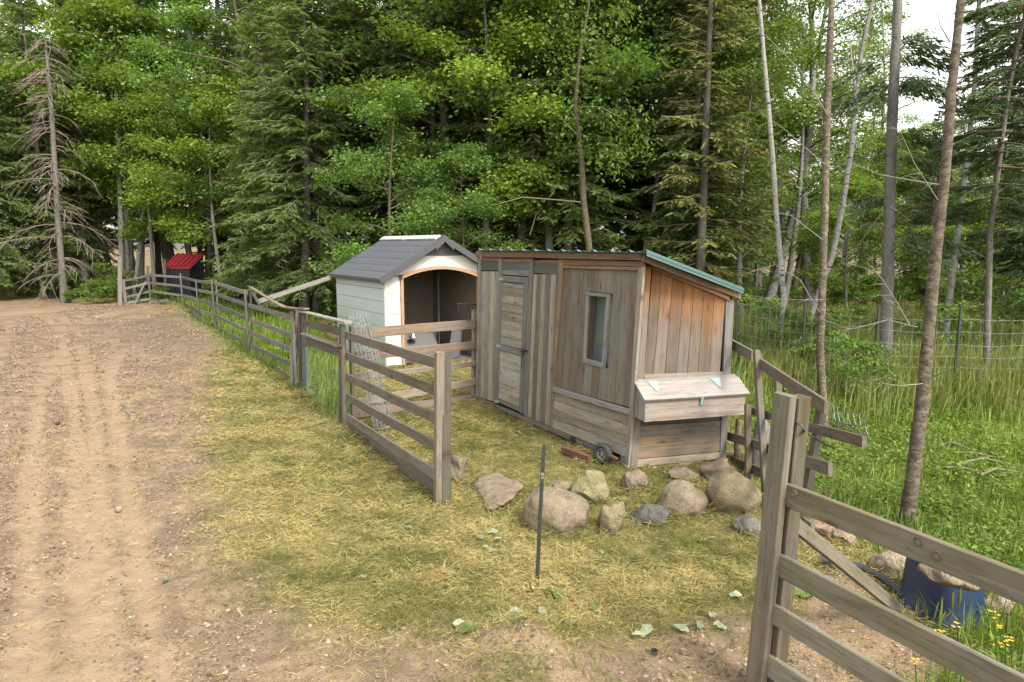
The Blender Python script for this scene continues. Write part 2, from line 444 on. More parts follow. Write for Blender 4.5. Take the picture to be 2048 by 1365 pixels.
_BOX = [(0, 1, 2, 3), (4, 5, 9, 8), (5, 6, 10, 9), (6, 7, 11, 10), (7, 4, 8, 11)]
def slab(name, q, n, t, mat, parent=None, proud=0.0, along='h', gap=0.0015, ch=0.003, tone=None):
    """q: world corners bl, br, tr, tl of the visible face; n: outward normal; t: thickness behind it."""
    bl, br, tr, tl = [np.asarray(p, float) for p in q]
    n = nrm(n)
    xd = (br - bl + tr - tl) if along == 'h' else (tl - bl + tr - br)
    x = nrm(xd)
    z = nrm(np.cross(x, n)); y = np.cross(z, x)
    c = (bl + br + tr + tl) / 4
    P = []
    for p in (bl, br, tr, tl):
        d = p - c
        P.append(np.array([d @ x, d @ z]))
    ctr = sum(P) / 4
    def inset(p, a):
        d = p - ctr
        return np.array([d[0] - np.sign(d[0]) * a, d[1] - np.sign(d[1]) * a])
    s = 1.0 if y @ n > 0 else -1.0
    V = []
    for p in P:
        a = inset(p, gap + ch); V.append((a[0], s * proud, a[1]))
    for p in P:
        a = inset(p, gap); V.append((a[0], s * (proud - ch), a[1]))
    for p in P:
        a = inset(p, gap); V.append((a[0], s * (proud - t), a[1]))
    F = [(0, 1, 2, 3), (8, 11, 10, 9)]
    for i in range(4):
        j = (i + 1) % 4
        F.append((4 + i, 4 + j, j, i)); F.append((8 + i, 8 + j, 4 + j, 4 + i))
    me = mesh(name, V, F)
    bm = bmesh.new(); bm.from_mesh(me); bmesh.ops.recalc_face_normals(bm, faces=bm.faces); bm.to_mesh(me); bm.free()
    o = link(name, me, mat, parent, frame(c, x, y, z))
    if tone is not None: o['tone'] = tone
    o['half'] = float(max(abs(v[0]) for v in V))
    return o
def lerp(a, b, t):
    return np.asarray(a) * (1 - t) + np.asarray(b) * t
def split(name, q, n, t, mat, parent, fr, along, tones=None, proudr=0.004, **kw):
    bl, br, tr, tl = q
    out = []
    for i in range(len(fr) - 1):
        a, b = fr[i], fr[i + 1]
        if along == 'v':
            qq = (lerp(bl, br, a), lerp(bl, br, b), lerp(tl, tr, b), lerp(tl, tr, a))
        else:
            qq = (lerp(bl, tl, a), lerp(br, tr, a), lerp(br, tr, b), lerp(bl, tl, b))
        out.append(slab(name, qq, n, t, mat if not isinstance(mat, list) else mat[i % len(mat)], parent,
                        random.uniform(0, proudr), along, tone=None if tones is None else tones[i % len(tones)], **kw))
    return out
def ev(n):
    return [i / n for i in range(n + 1)]

def board(name, P0, P1, w, t, mat, parent=None, side=None, up=None, seg=3, jit=0.003, tone=None, bend=None):
    """a sawn board swept from P0 to P1: w across (in z), t thick (in y); side = outward normal of broad face"""
    P0 = np.asarray(P0, float); P1 = np.asarray(P1, float)
    L = np.linalg.norm(P1 - P0); x = (P1 - P0) / L
    if side is not None:
        s = np.asarray(side, float); y = nrm(s - x * (s @ x)); z = np.cross(x, y)
    else:
        u = np.asarray(up if up is not None else ZV, float); z = nrm(u - x * (u @ x)); y = np.cross(z, x)
    c = min(0.004, t * 0.2)
    a, b = t / 2, w / 2
    prof = [(-a, -b + c), (-a + c, -b), (a - c, -b), (a, -b + c), (a, b - c), (a - c, b), (-a + c, b), (-a, b - c)]
    V = []; F = []
    for i in range(seg + 1):
        f = i / seg
        jy, jz = (random.uniform(-jit, jit), random.uniform(-jit, jit)) if 0 < i < seg else (0, 0)
        if bend: jz += bend * math.sin(math.pi * f)
        for (py, pz) in prof:
            V.append((f * L - L / 2, py + jy, pz + jz))
    for i in range(seg):
        for k in range(8):
            k2 = (k + 1) % 8
            F.append((i * 8 + k, i * 8 + k2, i * 8 + 8 + k2, i * 8 + 8 + k))
    F.append(tuple(range(7, -1, -1))); F.append(tuple(seg * 8 + k for k in range(8)))
    me = mesh(name, V, F)
    bm = bmesh.new(); bm.from_mesh(me); bmesh.ops.recalc_face_normals(bm, faces=bm.faces); bm.to_mesh(me); bm.free()
    o = link(name, me, mat, parent, frame((P0 + P1) / 2, x, y, z))
    o['half'] = L / 2
    if tone is not None: o['tone'] = tone
    return o

class TB:
    """collects tubes / kites into arrays"""
    def __init__(s):
        s.V = []; s.F = []; s.n = 0
    def tube(s, pts, rad, k=5, cap=False):
        pts = np.asarray(pts, float); m = len(pts)
        if np.isscalar(rad): rad = [rad] * m
        tg = np.gradient(pts, axis=0); tg /= np.linalg.norm(tg, axis=1)[:, None] + 1e-12
        ref = np.array([0.13, 0.31, 0.94])
        if abs(tg.mean(0) @ ref) > 0.9 * np.linalg.norm(tg.mean(0)): ref = np.array([0.94, 0.2, 0.1])
        a = np.cross(tg, ref); a /= np.linalg.norm(a, axis=1)[:, None] + 1e-12
        b = np.cross(tg, a)
        th = np.arange(k) * 2 * math.pi / k
        ring = pts[:, None, :] + (a[:, None, :] * np.cos(th)[None, :, None] + b[:, None, :] * np.sin(th)[None, :, None]) * np.asarray(rad)[:, None, None]
        s.V.append(ring.reshape(-1, 3))
        i = np.arange(m - 1)[:, None] * k; j = np.arange(k)[None, :]; j2 = (j + 1) % k
        q = np.stack([i + j, i + j2, i + k + j2, i + k + j], -1).reshape(-1, 4) + s.n
        s.F.append(q)
        s.n += m * k
        if cap:
            c = s.n; s.V.append(pts[[0, -1]])
            base = c - m * k
            q2 = [[base + (t + 1) % k, base + t, c, c] for t in range(0)]
            s.n += 2
    def get(s):
        return np.concatenate(s.V), np.concatenate(s.F)
    def obj(s, name, mat, parent=None, smoothf=True, mw=None):
        V, F = s.get()
        return obj(name, V, F, mat, parent, smoothf, mw=mw)
    def mesh(s, name, smoothf=True):
        V, F = s.get()
        return mesh(name, V, F, smoothf)

def kites(P, D, N, L, W, cup=0.0):
    """leaf-shaped quads: base P, direction D, normal N (arrays)"""
    P = np.asarray(P); D = np.asarray(D)
    S = np.cross(D, N); S /= np.linalg.norm(S, axis=1)[:, None] + 1e-9
    L = np.asarray(L)[:, None]; W = np.asarray(W)[:, None]
    mid = P + D * L * 0.45
    Nn = np.cross(S, D)
    V = np.stack([P, mid + S * W / 2 + Nn * cup * W, P + D * L, mid - S * W / 2 + Nn * cup * W], 1).reshape(-1, 3)
    n = len(P)
    F = np.arange(4 * n).reshape(n, 4)
    return V, F
def unit(v):
    return v / (np.linalg.norm(v, axis=-1, keepdims=True) + 1e-9)

# ================================================================== GROUND
ROAD = gpoly([(-1500, 592), (0, 597), (245, 606), (300, 610), (352, 622), (400, 650), (440, 690), (450, 760), (430, 860), (455, 960), (510, 1080), (620, 1180), (770, 1230), (930, 1265), (1030, 1330), (1060, 2300), (-4000, 2300)])
DIRT2 = gpoly([(1000, 1300), (1180, 1290), (1400, 1265), (1510, 1230), (1550, 1150), (1640, 1110), (1720, 1130), (1810, 1225), (1900, 1330), (1990, 1500), (1500, 2300), (1000, 2300)])
GREEN_R = gpoly([(1462, 880), (1500, 985), (1560, 1060), (1640, 1095), (1730, 1105), (1820, 1200), (1930, 1330), (2030, 1500), (2600, 1700), (3600, 900), (3200, 640), (1380, 640), (1400, 690)])
GREEN_L = gpoly([(240, 604), (301, 606), (366, 614), (432, 657), (498, 704), (592, 768), (684, 845), (692, 800), (700, 755), (660, 690), (620, 640), (560, 610), (420, 596), (300, 592)])
YARD = gpoly([(590, 775), (687, 853), (882, 1015), (1240, 950), (1450, 920), (955, 795), (955, 715), (770, 735), (690, 780)])
FOREST = gpoly([(-3000, 596), (0, 594), (230, 600), (300, 596), (420, 602), (560, 622), (660, 668), (690, 690), (780, 672), (1000, 650), (1380, 650), (1500, 610), (1900, 606), (3000, 600), (9000, 560), (9000, 493.5), (-9000, 493.5), (-9000, 580)])
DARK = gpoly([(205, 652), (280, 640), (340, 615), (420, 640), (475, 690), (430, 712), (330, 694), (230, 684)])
TRACKS = [gpoly(t) for t in (
    [(190, 1500), (160, 1180), (158, 960), (148, 830), (134, 745), (122, 660), (83, 631), (40, 618)],
    [(60, 1500), (55, 1100), (62, 930), (81, 773), (125, 705), (125, 640), (95, 622)],
    [(330, 1400), (262, 1020), (237, 884), (217, 759), (237, 703), (215, 655), (139, 625)],
    [(250, 1500), (205, 1180), (196, 960), (186, 830), (172, 745), (160, 668), (118, 628)],
    [(-260, 1400), (-120, 1000), (-40, 800), (10, 700), (20, 640)])]
MOUNDS = [(G(1052, 1300), 0.34, 0.11), (G(322, 622), 1.1, 0.34), (G(360, 632), 0.8, 0.2), (G(1010, 1330), 0.4, 0.07), (G(920, 1000), 0.5, 0.04), (G(1360, 1010), 0.8, 0.05)]

def road_w(x, y):
    n = (fbm(x * 1.3, y * 1.3, 3) - 0.5) * 1.1 + (fbm(x * 5, y * 5, 9) - 0.5) * 0.6
    return smooth(-0.35, 0.5, polydist(x, y, ROAD) + n * 0.6)
def dirt2_w(x, y):
    n = (fbm(x * 2.3, y * 2.3, 4) - 0.5) * 0.8 + (fbm(x * 7, y * 7, 8) - 0.5) * 0.4
    return smooth(-0.2, 0.35, polydist(x, y, DIRT2) + n)
def green_w(x, y):
    n = (fbm(x * 1.5, y * 1.5, 5) - 0.5) * 1.0
    return np.maximum(smooth(-0.15, 0.25, polydist(x, y, GREEN_R) + n * 0.6), smooth(-0.3, 0.2, polydist(x, y, GREEN_L) + n * 0.4))
def forest_w(x, y):
    n = (fbm(x * 0.6, y * 0.6, 6) - 0.5) * 2.0
    return smooth(-0.3, 0.7, polydist(x, y, FOREST) + n * 0.6)
def track_w(x, y):
    d = np.full(np.shape(x), 9.0)
    for t in TRACKS:
        d = np.minimum(d, linedist(x, y, t))
    d = d + (fbm(x * 2, y * 2, 12) - 0.5) * 0.16
    return 1 - smooth(0.04, 0.15, d)
def gz(x, y, fine=True):
    x = np.asarray(x, float); y = np.asarray(y, float)
    z = (fbm(x * 0.5, y * 0.5, 21) - 0.5) * 0.05
    for c, r, h in MOUNDS:
        d2 = ((x - c[0]) ** 2 + (y - c[1]) ** 2) / (r * r)
        z = z + h * np.exp(-d2 * 1.6) * (0.75 + 0.5 * vnoise(x * 9, y * 9, 5))
    if fine:
        rw = np.maximum(road_w(x, y), dirt2_w(x, y) * 0.6)
        tw = track_w(x, y)
        z = z - tw * rw * 0.025
        z = z + rw * (1 - 0.75 * tw) * ((fbm(x * 9, y * 9, 31, 3) - 0.5) * 0.06 + (fbm(x * 20, y * 20, 41, 2) - 0.5) * 0.05)
        z = z + (1 - rw) * (fbm(x * 5, y * 5, 33, 3) - 0.5) * 0.05
    return z

def axis(lo, hi, step, far):
    a = list(np.arange(lo, hi, step))
    d = step
    b = a[-1]
    while b < far:
        d *= 1.18; b += d; a.append(b)
    d = step; c = a[0]; pre = []
    while c > -far:
        d *= 1.18; c -= d; pre.append(c)
    return np.array(pre[::-1] + a)
gx = axis(-6.5, 5.0, 0.042, 600)
gy = axis(1.6, 11.5, 0.042, 600)
gy = gy[gy > -60]
XX, YY = np.meshgrid(gx, gy)
xs, ys = XX.ravel(), YY.ravel()
zs = gz(xs, ys)
far = np.hypot(xs, ys)
zs = np.where(far > 60, zs * 0, zs)
nx, ny = len(gx), len(gy)
ii = np.arange(ny - 1)[:, None] * nx + np.arange(nx - 1)[None, :]
FQ = np.stack([ii, ii + 1, ii + nx + 1, ii + nx], -1).reshape(-1, 4)
gme = mesh('ground', np.stack([xs, ys, zs], 1), FQ, True)
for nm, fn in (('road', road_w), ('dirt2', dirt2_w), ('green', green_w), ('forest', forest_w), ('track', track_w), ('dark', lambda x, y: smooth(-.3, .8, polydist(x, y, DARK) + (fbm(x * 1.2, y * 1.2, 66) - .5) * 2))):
    a = gme.attributes.new(nm, 'FLOAT', 'POINT')
    a.data.foreach_set('value', fn(xs, ys).astype(np.float32))
def groundmat():
    k = NT('ground_soil')
    p = k.n('NewGeometry', out=0)
    n1 = k.noise(p, 1.6, 4, 0.6); n2 = k.noise(p, 9, 5, 0.65); n3 = k.noise(p, 55, 4, 0.7); n4 = k.noise(p, 160, 2, 0.7)
    dirt = k.mix(k.ramp(n2, 0.3, 0.7), (0.157, 0.111, 0.0699), (0.233, 0.168, 0.111))
    dirt = k.mix(k.math('MULTIPLY', k.ramp(n1, 0.42, 0.62), 0.6), dirt, (0.0997, 0.075, 0.0561))
    dirt = k.mix(k.math('MULTIPLY', k.ramp(n3, 0.56, 0.68), 0.75), dirt, (0.075, 0.05625, 0.04125))
    dirt = k.mix(k.math('MULTIPLY', k.ramp(n4, 0.6, 0.7), 0.5), dirt, (0.375, 0.315, 0.2475))
    dust = k.mix(k.ramp(n2, 0.3, 0.7), (0.22, 0.154, 0.102), (0.261, 0.186, 0.125))
    dirt = k.mix(k.math('MULTIPLY', k.attr('track'), 0.95), dirt, dust)
    hay = k.mix(k.ramp(n2, 0.3, 0.7), (0.12, 0.112, 0.04), (0.24, 0.188, 0.08))
    hay = k.mix(k.math('MULTIPLY', k.ramp(n1, 0.45, 0.68), 0.5), hay, (0.088, 0.1, 0.028))
    hay = k.mix(k.math('MULTIPLY', k.ramp(n3, 0.55, 0.66), 0.6), hay, (0.068, 0.056, 0.028))
    grn = k.mix(k.ramp(n2, 0.3, 0.7), (0.06, 0.095, 0.02), (0.13, 0.15, 0.045))
    lit = k.mix(k.ramp(n2, 0.3, 0.7), (0.09, 0.0665, 0.0374), (0.18, 0.142, 0.0765))
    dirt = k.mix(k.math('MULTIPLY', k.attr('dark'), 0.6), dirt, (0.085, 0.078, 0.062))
    c = k.mix(k.attr('green'), hay, grn)
    c = k.mix(k.attr('dirt2'), c, k.mix(0.25, dirt, dust))
    c = k.mix(k.attr('road'), c, dirt)
    c = k.mix(k.attr('forest'), c, lit)
    h = k.math('ADD', n2, k.math('ADD', k.math('MULTIPLY', n3, 0.5), k.math('MULTIPLY', n4, 0.25)))
    return k.done(k.bsdf(c, 0.95, k.bump(h, 0.7, 0.03), spec=0.1))
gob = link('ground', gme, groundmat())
gob['kind'] = 'structure'

# ================================================================== COOP
A = G(953, 802); B = G(1259, 940); C = G(1453, 922)
PF = Plane(A, B); PS = Plane(B, C)
nF, nS = PF.n, PS.n
coop = thing('chicken_coop', (A + B + C) / 3, 'weathered wooden chicken coop with green sloping roof standing beyond the boulders', 'chicken coop')
def fq(a, b, c, d, P=PF):
    return [P(*a), P(*b), P(*c), P(*d)]       # bl br tr tl
inF, inS = -nF, -nS
# inner shell, open at the front
A2 = A + (C - B); bk = 0.03
tF = PF(1288, 508); hz = 2.17
zb = PS(1466, 598)[2]
sh = [A + inF * 0.03, B + inF * 0.03 + inS * 0.03, C + inS * 0.03, A2]
V = [(p[0], p[1], 0.1) for p in sh] + [(sh[0][0], sh[0][1], 2.15), (sh[1][0], sh[1][1], 2.15), (sh[2][0], sh[2][1], zb + 0.02), (sh[3][0], sh[3][1], zb + 0.02)]
obj('inner_wall', V, [(0, 1, 2, 3), (4, 7, 6, 5), (2, 3, 7, 6), (3, 0, 4, 7)], M['darkwood'], coop)
# front: left section
split('plank', fq((953.8, 793.5), (991.5, 805.5), (996.8, 543), (958.2, 543)), nF, 0.02, M['palewood'], coop, ev(5), 'v', [-0.35, 0.0, -0.3, 0.08, 0.0])
slab('corner_board', fq((951.6, 794), (954.2, 794), (961.8, 505), (957.2, 505)), nF, 0.03, M['palewood'], coop, 0.008, 'v', tone=-0.1)
slab('door_post', fq((991.5, 806), (997.5, 808), (1004.5, 516), (998, 516)), nF, 0.03, M['greyframe'], coop, 0.010, 'v')
slab('door_post', fq((1046.8, 829), (1054.5, 834), (1067, 517), (1059.5, 517)), nF, 0.03, M['greyframe'], coop, 0.010, 'v')
slab('door_header', fq((1004, 549.5), (1060.5, 554), (1061, 540), (1004.3, 540)), nF, 0.025, M['greyframe'], coop, 0.006, 'h')
split('plank', fq((1055, 834), (1101.7, 854), (1114.5, 549), (1066.8, 549)), nF, 0.02, [M['palewood'], M['plank'], M['palewood'], M['plank'], M['palewood'], M['greyframe']], coop, [0, .16, .36, .53, .76, .95, 1], 'v', [0.05, -0.2, -0.1, -0.35, 0.1, -0.1])
slab('post_strip', fq((1101.5, 854), (1105.5, 856), (1122.6, 518), (1118, 518)), nF, 0.03, M['plank'], coop, 0.012, 'v')
# vents over the door
def vent(a, b, c, d):
    v = obj('vent_shade_sheet', [PF(*p, -0.035) for p in (a, b, c, d)], [(0, 1, 2, 3)], M['iron'], coop)  # dark sheet put behind the wires for the shaded interior
    tb = TB()
    q = [PF(*p, -0.012) for p in (a, b, c, d)]
    for i in range(9):
        f = (i + 0.5) / 9
        tb.tube([lerp(q[0], q[3], f), lerp(q[1], q[2], f)], 0.0035, 4)
    tb.obj('screen_wire', M['dullwire'], v)
    slab('vent_board', [PF(d[0], d[1]), PF(c[0], c[1]), PF(c[0], c[1] - 9.5), PF(d[0], d[1] - 7.5)], nF, 0.02, M['trim'], coop, 0.0, 'h')
vent((962, 541), (997, 541.5), (998, 523), (962, 522))
vent((1005, 540), (1060.5, 540), (1061, 526), (1005, 525))
vent((1068, 547), (1117.5, 549), (1118, 529), (1068.5, 528))
# door
door = slab('door', fq((993.5, 805), (1046.3, 827.5), (1058.6, 555.2), (1003.6, 550.8)), nF, 0.02, M['darkwood'], coop, 0.0, 'v')
slab('stile', fq((993.5, 805.2), (998.2, 807.2), (1007.3, 551.2), (1003.6, 551)), nF, 0.02, M['greyframe'], door, 0.02, 'v', tone=-0.2)
slab('stile', fq((1040, 824.5), (1046.3, 827.5), (1058.6, 555.2), (1050.2, 554.6)), nF, 0.02, M['greyframe'], door, 0.021, 'v', tone=-0.32)
slab('rail', fq((1007, 563.5), (1050, 567), (1050.2, 554.6), (1007.3, 551.4)), nF, 0.02, M['greyframe'], door, 0.019, 'h')
def dq(y0, y1, fl, fr_):
    # door planks between the stiles
    def xl(y): return 1007.3 - (y - 551) * (9.1 / 256)
    def xr(y): return 1050.2 - (y - 554.6) * (10.2 / 270)
    return fq((xl(y1), y1), (xr(y1 + fr_), y1 + fr_), (xr(y0 + fl), y0 + fl), (xl(y0), y0))
yl = [565, 573, 589.2, 606, 622.5, 639.6, 655.6, 671.5, 688]
for i in range(8):
    slab('plank', dq(yl[i], yl[i + 1], 5 + i * .75, 5.6 + i * .75), nF, 0.018, M['palewood'], door, 0.014 + random.uniform(0, .003), 'h', tone=[.0, -.15, .0, -.05, -.25, -.05, -.1, -.1][i])
slab('rail', dq(688.5, 700, 11.5, 12.5), nF, 0.02, M['greyframe'], door, 0.022, 'h', tone=-0.15)
yl = [701, 718, 733, 749, 764.8, 781.5, 797]
for i in range(6):
    slab('plank', dq(yl[i], yl[i + 1], 12.5 + i * .8, 13.3 + i * .8), nF, 0.018, M['palewood'], door, 0.014 + random.uniform(0, .003), 'h', tone=[.22, .05, .2, .08, .2, .18][i])
slab('rail', dq(797.5, 805, 17, 18.5), nF, 0.02, M['greyframe'], door, 0.018, 'h')
lt = TB()
p = PF(1041, 703, 0.035); p2 = PF(1053, 702, 0.035)
lt.tube([p, lerp(p, p2, .5), p2], 0.012, 6)
lt.tube([PF(1046, 697, 0.03), PF(1046, 711, 0.03)], 0.014, 6)
lp = [PF(1046, 711, .035), PF(1042.5, 722, .035), PF(1042, 733, .035), PF(1045.5, 737, .035), PF(1048, 728, .035), PF(1047, 712, .035)]
lt.tube(lp, 0.003, 4)
lt.obj('latch', M['iron'], door)
for yy in (556, 690, 801):
    xl = 1004 - (yy - 551) * .0365
    slab('hinge', fq((xl - 3, yy + 5), (xl + 6, yy + 5.5), (xl + 6, yy), (xl - 3, yy - .5)), nF, 0.004, M['mint'], door, 0.028, 'h')
# front: right panel
slab('trim_board', fq((1123, 530.2), (1289, 534.3), (1289.6, 523), (1123.6, 518.6)), nF, 0.03, M['trim'], coop, 0.016, 'h')
slab('trim_board', fq((1126.5, 537), (1279.5, 542), (1280.5, 534.2), (1126.8, 530.5)), nF, 0.03, M['trim'], coop, 0.030, 'h')
slab('panel_stile', fq((1105.6, 779), (1110, 781), (1128.8, 531), (1122.8, 518.8)), nF, 0.03, M['trim'], coop, 0.02, 'v', tone=0.05)
slab('corner_board', fq((1253, 937), (1259, 940), (1290, 534), (1278.5, 534)), nF, 0.03, M['plank'], coop, 0.018, 'v', tone=0.05)
WB, WT = (1166.5, 726), (1174, 584)
Q = fq((1110.3, 775), (1262.8, 817), (1278.8, 540), (1129, 535.5))
fr = ev(10)
w0, w1 = .40, .685
zt0 = PF(1174, 583)[2]; zb0 = PF(1187, 731)[2]
for i in range(10):
    a, b = fr[i], fr[i + 1]
    bl, br, tr, tl = lerp(Q[0], Q[1], a), lerp(Q[0], Q[1], b), lerp(Q[3], Q[2], b), lerp(Q[3], Q[2], a)
    def cut(p, q2, z):
        t = (z - p[2]) / (q2[2] - p[2]); return lerp(p, q2, t)
    pr = random.uniform(0, .003)
    if b < w0 + .005 or a > w1 - .005:
        slab('plank', (bl, br, tr, tl), nF, 0.02, M['panel'], coop, pr, 'v')
    else:
        slab('plank', (bl, br, cut(br, tr, zb0), cut(bl, tl, zb0)), nF, 0.02, M['panel'], coop, pr, 'v')
        slab('plank', (cut(bl, tl, zt0), cut(br, tr, zt0), tr, tl), nF, 0.02, M['panel'], coop, pr, 'v')
# window
win = obj('window', [PF(*p, -0.14) for p in ((1160, 735), (1222, 745), (1232, 580), (1168, 577))], [(0, 1, 2, 3)], M['viewgreen'], coop)  # pale panel put here for the bright view through the opposite window
def wf(a, b, c, d, t, al):
    slab('frame', fq(a, b, c, d), nF, 0.03, M['greyframe'], win, t, al, tone=0.15)
wf((1166.5, 726), (1171, 727), (1178, 585), (1174, 584), .012, 'v')
wf((1203, 735.5), (1208, 737), (1219.6, 588.5), (1214.5, 588), .012, 'v')
wf((1171, 591.5), (1215, 595.5), (1219, 588), (1174, 584), .014, 'h')
wf((1166.5, 726), (1207.8, 737), (1208.6, 726), (1167.3, 716.5), .014, 'h')
slab('lower_pane', [PF(1182, 735, -.125), PF(1222, 745, -.125), PF(1221, 690, -.125), PF(1184, 685, -.125)], nF, 0.01, M['paneblue'], win, 0, 'h')
jl0, jl1 = PF(1170, 728, -0.02), PF(1177, 584, -0.02)
obj('jamb', [jl0, jl1, PF(1194, 584, -0.125), PF(1184, 735, -0.125)], [(0, 1, 2, 3)], M['redbrown'], win)
obj('jamb', [PF(1166, 735, -0.025), PF(1182, 736, -0.13), PF(1192, 580, -0.13), PF(1174, 580, -0.025)], [(0, 1, 2, 3)], M['redbrown'], win)
def hexwire(o, u, v, nu, nv, r, name, mat, parent):
    """chicken wire as thin zigzag wires on a parallelogram"""
    tb = TB(); o = np.asarray(o, float); u = np.asarray(u, float); v = np.asarray(v, float)
    for i in range(nu + 1):
        pts = []
        for j in range(2 * nv + 1):
            x = (i + (0.22 if (j // 1 + i) % 2 else -0.22)) / nu
            pts.append(o + u * min(max(x, 0), 1) + v * (j / (2 * nv)))
        tb.tube(pts, r, 3)
    return tb.obj(name, mat, parent, False)
o_ = PF(1168.5, 724, -0.004)
hexwire(o_, PF(1205.5, 733, -0.004) - o_, PF(1175.5, 587, -0.004) - o_, 13, 20, 0.0013, 'wire_netting', M['dullwire'], win)
# sill and low boards
slab('panel_sill', fq((1107, 783), (1262, 830), (1262.3, 818), (1111.5, 774)), nF, 0.03, M['greyframe'], coop, 0.035, 'h', tone=0.15)
split('plank', fq((1102, 855), (1255.7, 916.5), (1257, 829), (1105.3, 781)), nF, 0.022, M['palewood'], coop, ev(4), 'h', [-.02, -.1, 0.02, -.12], gap=0.002)
slab('base_board', fq((953.5, 802), (1141, 881), (1144, 872.5), (953.8, 793.3)), nF, 0.04, M['plank'], coop, 0.006, 'h', tone=-0.15)
slab('base_board', fq((1141, 881), (1190, 903), (1190, 890), (1143, 872)), nF, 0.03, M['greyframe'], coop, -0.006, 'h', tone=-0.1)
slab('base_board', fq((1240, 931), (1254, 938), (1254, 915), (1240, 910)), nF, 0.03, M['plank'], coop, -0.002, 'h')
slab('roof_fascia', fq((957.3, 514), (1289, 521.5), (1288.3, 505.5), (957.2, 502.5)), nF, 0.035, M['trim'], coop, 0.045, 'h', tone=-0.12)
# bracket, red bar, wheel
slab('bracket', fq((1145, 889), (1152, 890), (1151, 873), (1142, 872)), nF, 0.012, M['iron'], coop, 0.022, 'v')
board('tow_bar', G(1126, 899, .05), G(1180, 919, .05), 0.07, 0.05, M['rust'], coop)
wc = G(1206, 928) + np.array([0, 0, .115]); wax = nrm(nF + 0.25 * (B - A) / np.linalg.norm(B - A))
wheel = thing('wheel', (0, 0, 0), None, None)
wheel.parent = coop
wheel.matrix_basis = Matrix.Translation(Vector(tuple(wc - (A + B + C) / 3)))
def torus(c, ax, r, tr, n=24, k=10):
    ax = nrm(ax); a = nrm(np.cross(ax, (0.3, 0.2, 1))); b = np.cross(ax, a)
    V = []; F = []
    for i in range(n):
        t = i * 2 * math.pi / n; d = a * math.cos(t) + b * math.sin(t)
        for j in range(k):
            s = j * 2 * math.pi / k
            V.append(c + d * (r + tr * math.cos(s)) + ax * (tr * 1.25 * math.sin(s)))
    for i in range(n):
        for j in range(k):
            i2, j2 = (i + 1) % n, (j + 1) % k
            F.append((i * k + j, i2 * k + j, i2 * k + j2, i * k + j2))
    return np.array(V), np.array(F)
V, F = torus(wc, wax, 0.085, 0.032)
obj('tyre', V, F, M['rubber'], wheel, True)
tb = TB()
a = nrm(np.cross(wax, (0.3, 0.2, 1))); b = np.cross(wax, a)
ringp = [wc + wax * .02 + (a * math.cos(t) + b * math.sin(t)) * .057 for t in np.linspace(0, 2 * math.pi, 21)]
tb.tube(ringp, 0.006, 5)
for i in range(6):
    t = i * math.pi / 3
    tb.tube([wc + wax * .02, wc + wax * .012 + (a * math.cos(t) + b * math.sin(t)) * .057], 0.006, 5)
tb.tube([wc - wax * .04, wc + wax * .03], 0.018, 8)
tb.obj('rim', M['hub'], wheel)
tb = TB(); tb.tube([wc - wax * .02, wc - wax * .02 + (B - A) / np.linalg.norm(B - A) * .25 + [0, 0, -.01]], .022, 6); tb.obj('axle', M['rust'], coop)
# side
slab('corner_board', fq((1259.6, 938), (1274, 936), (1302.5, 533), (1290.6, 531), PS), nS, 0.03, M['side'], coop, 0.014, 'v', tone=0.12)
Qs = fq((1287, 751), (1440, 746), (1451, 598), (1305, 536), PS)
split('plank', Qs, nS, 0.02, M['side'], coop, [0, .125, .27, .42, .56, .7, .845, 1], 'v', [-.05, 0, -.08, -.02, -.06, -.12, .06])
slab('corner_board', fq((1438, 920), (1451, 918), (1467.5, 600), (1451, 597), PS), nS, 0.03, M['greyframe'], coop, 0.014, 'v', tone=-0.05)
slab('barge_board', fq((1289, 524), (1475, 598.5), (1475.5, 588), (1289, 511.5), PS), nS, 0.03, M['trim'], coop, 0.06, 'h', tone=0.3)
slab('barge_board', fq((1300, 537), (1456, 602), (1457, 594), (1300, 529), PS), nS, 0.03, M['trim'], coop, 0.032, 'h', tone=0.2)
split('plank', fq((1274, 919), (1444, 903), (1445, 841), (1277, 853), PS), nS, 0.02, M['lowside'], coop, ev(3), 'h', [0, .05, -.05])
slab('side_sill', fq((1261, 936), (1450, 917), (1446, 903.5), (1273, 919.5), PS), nS, 0.03, M['palewood'], coop, 0.012, 'h', tone=-0.15)
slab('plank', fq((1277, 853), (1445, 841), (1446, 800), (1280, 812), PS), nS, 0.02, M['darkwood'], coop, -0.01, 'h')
slab('skid_board', fq((1288, 951), (1407, 938), (1406, 922.5), (1287, 935.5), PS), nS, 0.04, M['newwood'], coop, 0.0, 'h')
slab('ledger_board', fq((1287, 761), (1446, 755), (1445, 743.5), (1286.5, 748.5), PS), nS, 0.025, M['boxwood'], coop, 0.02, 'h', tone=-0.15)
# nest box, hung on the side wall
nb = coop
d = 0.27
box0 = [PS(1264.5, 836), PS(1266.8, 769), PS(1268.7, 763), PS(1461, 755)]
zB = PS(1296.6, 844.8, d)[2]; zFt = PS(1302, 801, d)[2]; zBt = PS(1268.7, 764)[2]
uS = (C - B) / np.linalg.norm(C - B)
def us(p): return (p - B) @ uS
u0 = 0.02; u1 = us(PS(1491, 800, d))
def nbp(u, off, z): return B + uS * u + nS * off + np.array([0, 0, z])
nest = obj('nest_box', [nbp(u0 + .02, .02, zB + .01), nbp(u1 - .02, .02, zB + .01), nbp(u1 - .02, d - .02, zB + .01), nbp(u0 + .02, d - .02, zB + .01)], [(0, 1, 2, 3)], M['boxwood'], coop)
slab('front_board', [nbp(u0, d, zB), nbp(u1, d, zB), nbp(u1, d, zFt), nbp(u0, d, zFt)], nS, 0.02, M['boxwood'], nest, 0, 'h')
